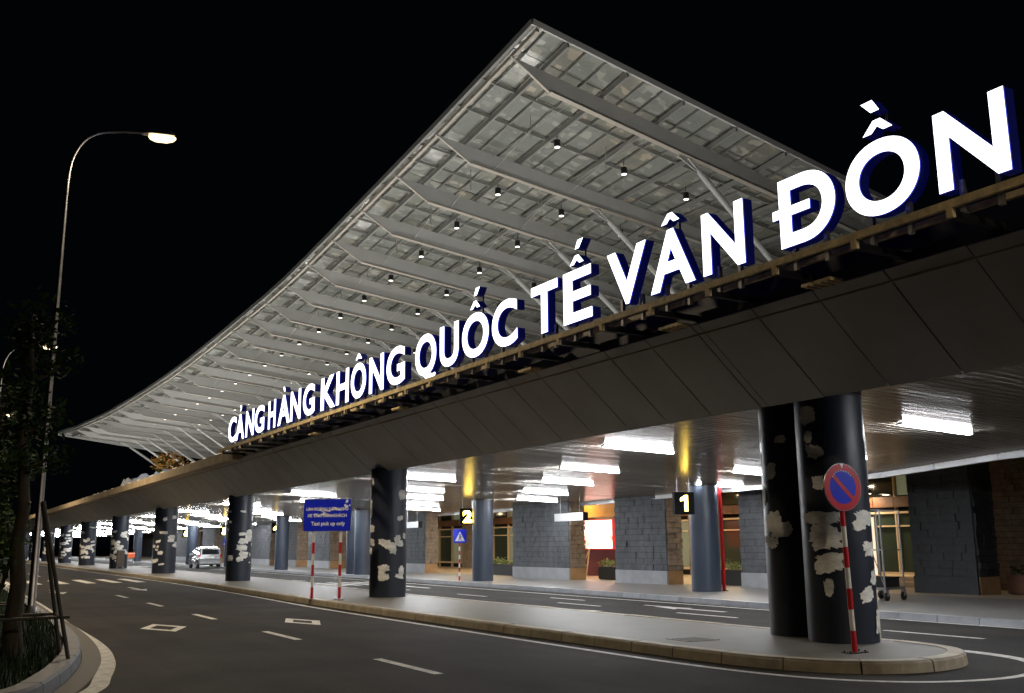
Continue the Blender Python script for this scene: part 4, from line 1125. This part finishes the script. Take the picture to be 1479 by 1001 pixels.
# ------------------------------------------------------------------ baggage trolley frame
t = tag(empty('trolley', (22.1, 18.5, .13), R(10)), 'tall wheeled steel trolley frame behind the near double column', 'trolley')
b = MB(); b.box((-.5, -.35, .28), (.5, .35, .34)); b.build('platform', M['steel'], t)
for sx in (-.48, .48):
    for sy in (-.33, .33):
        b = MB(); b.tube([(sx, sy, .34), (sx, sy, 2.35)], .025, n=8); b.build('upright', M['steel'], t)
        b = MB(); b.tube([(sx*.9, sy-.03, .11), (sx*.9, sy+.03, .11)], .11, n=16); wh = b.build('wheel', M['rubber'], t)
        b = MB(); b.box((sx*.9-.04, sy-.05, .11), (sx*.9+.04, sy+.05, .28)); b.build('fork', M['steel'], wh)
b = MB()
for z in (2.35, 1.3):
    b.bar((-.48, -.33, z), (.48, -.33, z), .03, .03); b.bar((-.48, .33, z), (.48, .33, z), .03, .03); b.bar((-.48, -.33, z), (-.48, .33, z), .03, .03); b.bar((.48, -.33, z), (.48, .33, z), .03, .03)
b.bar((-.48, -.33, .34), (-.48, .33, 2.35), .02, .02)
b.build('rails', M['steel'], t)
t = tag(empty('crate', (22.1, 18.5, .47), R(10)), 'black box lying on the platform of the tall steel trolley', 'crate')
b = MB(); b.box((-.42, -.28, 0), (.35, .28, .26)); b.box((-.44, -.30, .22), (.37, .30, .26)); b.build('box', M['black'], t)

# ------------------------------------------------------------------ silver car
def make_car(x, y, rz, label, m):
    t = tag(empty('parked_car', (x, y, .0), rz), label, 'car')
    # side profile: y is forward, front at +2.1; half widths per height give the tumblehome
    prof = [(-2.1, .42), (-2.14, .75), (-2.08, 1.02), (-1.96, 1.5), (-1.80, 1.60), (-.9, 1.66), (.0, 1.63), (.5, 1.55), (1.15, 1.06), (1.95, .88), (2.14, .66), (2.12, .38), (1.75, .26), (-1.8, .28)]
    def hw(z): return .86 if z < .95 else .86 - (z - .95) * .26
    b = MB(); n_ = len(prof)
    vs = []
    for s_, k_ in ((-1, 1), (-1, .93), (1, .93), (1, 1)): pass
    L_ = [(-hw(z), y_, z) for y_, z in prof]; R_ = [(hw(z), y_, z) for y_, z in prof]
    b.add(L_ + R_, [tuple(range(n_)), tuple(range(n_, 2*n_))[::-1]] + [(k, n_ + k, n_ + (k+1) % n_, (k+1) % n_) for k in range(n_)])
    body = b.build('body', m, t)
    bv = body.modifiers.new('bevel', 'BEVEL'); bv.width = .06; bv.segments = 3; bv.limit_method = 'ANGLE'; bv.angle_limit = R(20)
    def win(pts, name='window'):
        b = MB(); b.add(pts, [tuple(range(len(pts)))]); b.build(name, M['carglass'], t)
    win([(-.66, -2.075, 1.08), (.66, -2.075, 1.08), (.58, -1.985, 1.47), (-.58, -1.985, 1.47)], 'rear_window')
    win([(.7, 1.10, 1.12), (-.7, 1.10, 1.12), (-.6, .56, 1.51), (.6, .56, 1.51)], 'windscreen')
    for s_ in (-1, 1):
        def q(y_, z): return (s_ * (hw(z) + .006), y_, z)
        win([q(-1.85, 1.08), q(-1.1, 1.06), q(-1.1, 1.5), q(-1.75, 1.48)])
        win([q(-1.02, 1.06), q(-.1, 1.04), q(-.1, 1.52), q(-1.02, 1.51)])
        win([q(-.02, 1.04), q(.92, 1.05), q(.42, 1.46), q(-.02, 1.52)])
        for yy in (-1.35, 1.35):
            b = MB(); b.tube([(s_*.70, yy, .33), (s_*.885, yy, .33)], .33, n=24); wh = b.build('wheel', M['rubber'], t)
            b = MB(); b.tube([(s_*.88, yy, .33), (s_*.893, yy, .33)], .2, n=16); b.build('rim', M['steel'], wh)
        b = MB(); b.box((s_*.80-.09, -2.15, .86), (s_*.80+.05, -2.03, 1.10)); b.build('tail_light', M['redlens'], t)
        b = MB(); b.box((s_*.62-.14, 2.02, .68), (s_*.62+.14, 2.15, .82)); b.build('headlight', M['whitep'], t)
        b = MB(); b.box((s_*.98-.1, .68, 1.0), (s_*.98+.08, .8, 1.14)); b.build('wing_mirror', m, t)
    b = MB(); b.box((-.8, -2.2, .36), (.8, -2.1, .58)); b.build('bumper', m, t)
    b = MB(); b.box((-.27, -2.165, .78), (.27, -2.145, .90)); b.build('number_plate', M['whitep'], t)
    return t
make_car(19.1, 81.6, R(-2), 'silver people carrier seen from behind, parked between the columns', M['carpaint'])

# ------------------------------------------------------------------ bin and barrier far along the island
t = tag(empty('litter_bin', (12.0, 76.6, .15)), 'tall slatted brown litter bin beside a peeling column on the island', 'bin')
b = MB(); b.box((-.24, -.24, .18), (.24, .24, 1.3)); b.build('bin_body', M['timber'], t)
for k in range(5): b = MB(); b.box((-.23 + k*.096, -.262, .2), (-.15 + k*.096, -.242, 1.26)); b.build('slat', M['timber'], t)
b = MB(); b.box((-.28, -.28, 1.3), (.28, .28, 1.36)); b.build('lid', M['steel'], t)
for sx in (-.2, .2):
    for sy in (-.2, .2): b = MB(); b.tube([(sx, sy, 0), (sx, sy, .18)], .025, n=6); b.build('leg', M['steel'], t)
t = tag(empty('orange_barrier', (18.0, 112, .0)), 'small bright orange barrier on the far inner road between the columns', 'barrier')
b = MB(); b.box((-.95, -.06, .6), (.95, .06, 1.15)); b.build('panel', M['orange'], t)
b = MB(); b.box((-.95, -.065, .98), (.95, -.061, 1.06)); b.build('white_stripe', M['whitep'], t)
for sx in (-.8, .8): b = MB(); b.bar((sx, -.3, .0), (sx, 0, .62), .06, .06); b.bar((sx, .3, .0), (sx, 0, .62), .06, .06); b.build('leg', M['steel'], t)

# ------------------------------------------------------------------ things on the deck edge far along
t = tag(empty('sheeted_stack', (11.2, 62.8, 5.455)), 'stack under a pale blue sheet on the canopy edge beyond the lettering', 'covered stack')
b = MB(); nx_, ny_ = 5, 26; vs = []; 
rnd = random.Random(2)
for j in range(ny_ + 1):
    for i in range(nx_ + 1):
        yy = -5.8 + 14.5 * j / ny_; h = (.32 + .28 * noise.noise((j*.5, i*.7, 0)) + .3 * (j / ny_)) * (1 if 0 < i < nx_ and 0 < j < ny_ else .05)
        vs.append((-.5 + i * .28, yy + rnd.uniform(-.08, .08), max(0.0, h)))
b.add(vs, [(j*(nx_+1)+i, j*(nx_+1)+i+1, (j+1)*(nx_+1)+i+1, (j+1)*(nx_+1)+i) for j in range(ny_) for i in range(nx_)]); b.build('sheet', M['tarp'], t)
b = MB(); b.box((-.2, -4.8, 0), (.7, 7.6, .35)); b.build('stacked_boards', M['timber'], t)
t = tag(empty('deck_shrub', (11.9, 61.8, 5.455)), 'ochre and green shrub standing behind the pale blue sheet on the deck', 'shrub')
rnd = random.Random(12); b = MB(); b.tube([(0, 0, 0), (.1, .2, .7), (0, .4, 1.6)], [.06, .04, .02], n=7); b.tube([(0, 0, .3), (.1, -1.0, .9)], [.04, .02], n=6); b.build('stem', M['bark'], t)
b = MB(); leafclump(b, (0, .4, 1.3), .85, 220, .24, rnd); leafclump(b, (.1, -1.4, .8), .9, 200, .22, rnd); b.build('foliage', M['leafdry'], t)
b = MB(); leafclump(b, (.2, -.4, .6), 1.0, 160, .22, rnd); b.build('foliage', M['leaf2'], t)
# small marker lights along the coping
ml = emis('marker_light', (1, .85, .6), 1.6); proto = None
rm_ = random.Random(6)
for k in range(15):
    yy = 41 + k * 3.1 + rm_.uniform(-.9, .9)
    if proto is None:
        b = MB(); b.box((-.03, -.35, 0), (.03, .35, .022)); t = b.build('marker_light', ml); proto = t
    else: t = proto.copy(); C.objects.link(t)
    t.location = (10.10, yy, 5.402); t.scale = (1, rm_.uniform(.4, 1.7), 1)
    tag(t, 'short glowing strip light on the coping of the canopy beyond the lettering', 'strip light', 'strip lights along the canopy coping')
for k in range(9):
    t = proto.copy(); C.objects.link(t); t.location = (10.10, 112 + k*8.3, 5.402)
    tag(t, 'short glowing strip light on the far low end of the canopy coping', 'strip light', 'strip lights along the far canopy coping')

# ------------------------------------------------------------------ trees on the verge
def tree(x, y, h, r, seed, lean, label, dens=1.0, low=.3):
    t = tag(empty('street_tree', (x, y, .1)), label, 'tree', 'young staked trees on the verge')
    rnd = random.Random(seed)
    P = [Vector((0, 0, -.02))]; n_ = 9
    for k in range(1, n_ + 1):
        s_ = k / n_; P.append(Vector((lean[0]*s_ + rnd.uniform(-.05, .05), lean[1]*s_ + rnd.uniform(-.05, .05), h * s_)))
    b = MB(); b.tube(P, [r * (1.15 if k == 0 else 1 - .78 * k / n_) for k in range(n_ + 1)], n=12)
    tips = []
    for k in range(16):
        s_ = rnd.uniform(low, .97); p = P[int(s_*n_)].lerp(P[min(n_, int(s_*n_)+1)], s_*n_ - int(s_*n_)); a = rnd.uniform(0, 6.28); L_ = rnd.uniform(.3, .75) * (1.25 - s_ * .6)
        e = p + Vector((math.cos(a)*L_, math.sin(a)*L_, L_ * rnd.uniform(.3, .9))); mid = (p + e)/2 + Vector((0, 0, -.06))
        b.tube([p, mid, e], [r*.28, r*.18, r*.07], n=6); tips += [mid, e, (mid+e)/2]
    b.build('trunk', M['bark'], t)
    b = MB()
    for p in tips + [P[-1], P[-1], P[-2]]:
        if rnd.random() < .8: leafclump(b, p + Vector((rnd.uniform(-.15, .15), rnd.uniform(-.15, .15), rnd.uniform(-.1, .2))), rnd.uniform(.15, .34), int(26*dens), .12, rnd, 1)
    b.build('crown', M['leaf'], t)
    return t
def stakes(x, y, h, R0, label):
    t = tag(empty('tree_stakes', (x, y, .1)), label, 'tree stakes', 'wooden stake frames round the trees')
    tops = []
    for k in range(4):
        if k == 2 and h > 2.1: tops.append(Vector((-.45, -.45, h*.28))); continue
        a = PI/4 + k*PI/2; p = Vector((math.cos(a)*R0, math.sin(a)*R0, 0)); q = Vector((math.cos(a)*.12, math.sin(a)*.12, h))
        b = MB(); b.tube([p, q], .028, n=8); b.build('stake', M['bamboo'], t)
        tops.append(p.lerp(q, .28))
    for k in range(4):
        b = MB(); b.tube([tops[k] + (tops[k]-tops[(k+1) % 4]).normalized()*.1, tops[(k+1) % 4] - (tops[k]-tops[(k+1) % 4]).normalized()*.1], .022, n=8); b.build('cross_bar', M['bamboo'], t)
tree(1.16, 15.7, 4.75, .13, 21, (-.12, .3), 'nearest verge tree with a thick dark trunk left of the lamp pole', 1.1, .5)
tree(.50, 15.2, 3.4, .09, 5, (-.2, .2), 'verge tree cut by the left edge of the picture, beside the nearest trunk', 1.2, .3)
tree(1.05, 20.6, 4.3, .08, 9, (-.1, .2), 'slim forked verge tree just behind the nearest trunk', 1.1, .25)
tree(.95, 27.5, 4.4, .09, 15, (.1, .2), 'verge tree farther back with crown between the trunks', 1.2, .25)
tree(1.2, 36, 4.6, .1, 31, (0, .1), 'small distant verge tree behind the others', 1.2, .2)
tree(.1, 24, 4.4, .1, 33, (0, .1), 'dim tree at the very left edge behind the slim forked tree', 1.2, .2)
stakes(1.28, 15.7, 2.2, .75, 'dark wooden stake frame propping the nearest verge tree')
stakes(1.15, 20.6, 2.0, .7, 'stake frame round the slim forked tree behind')
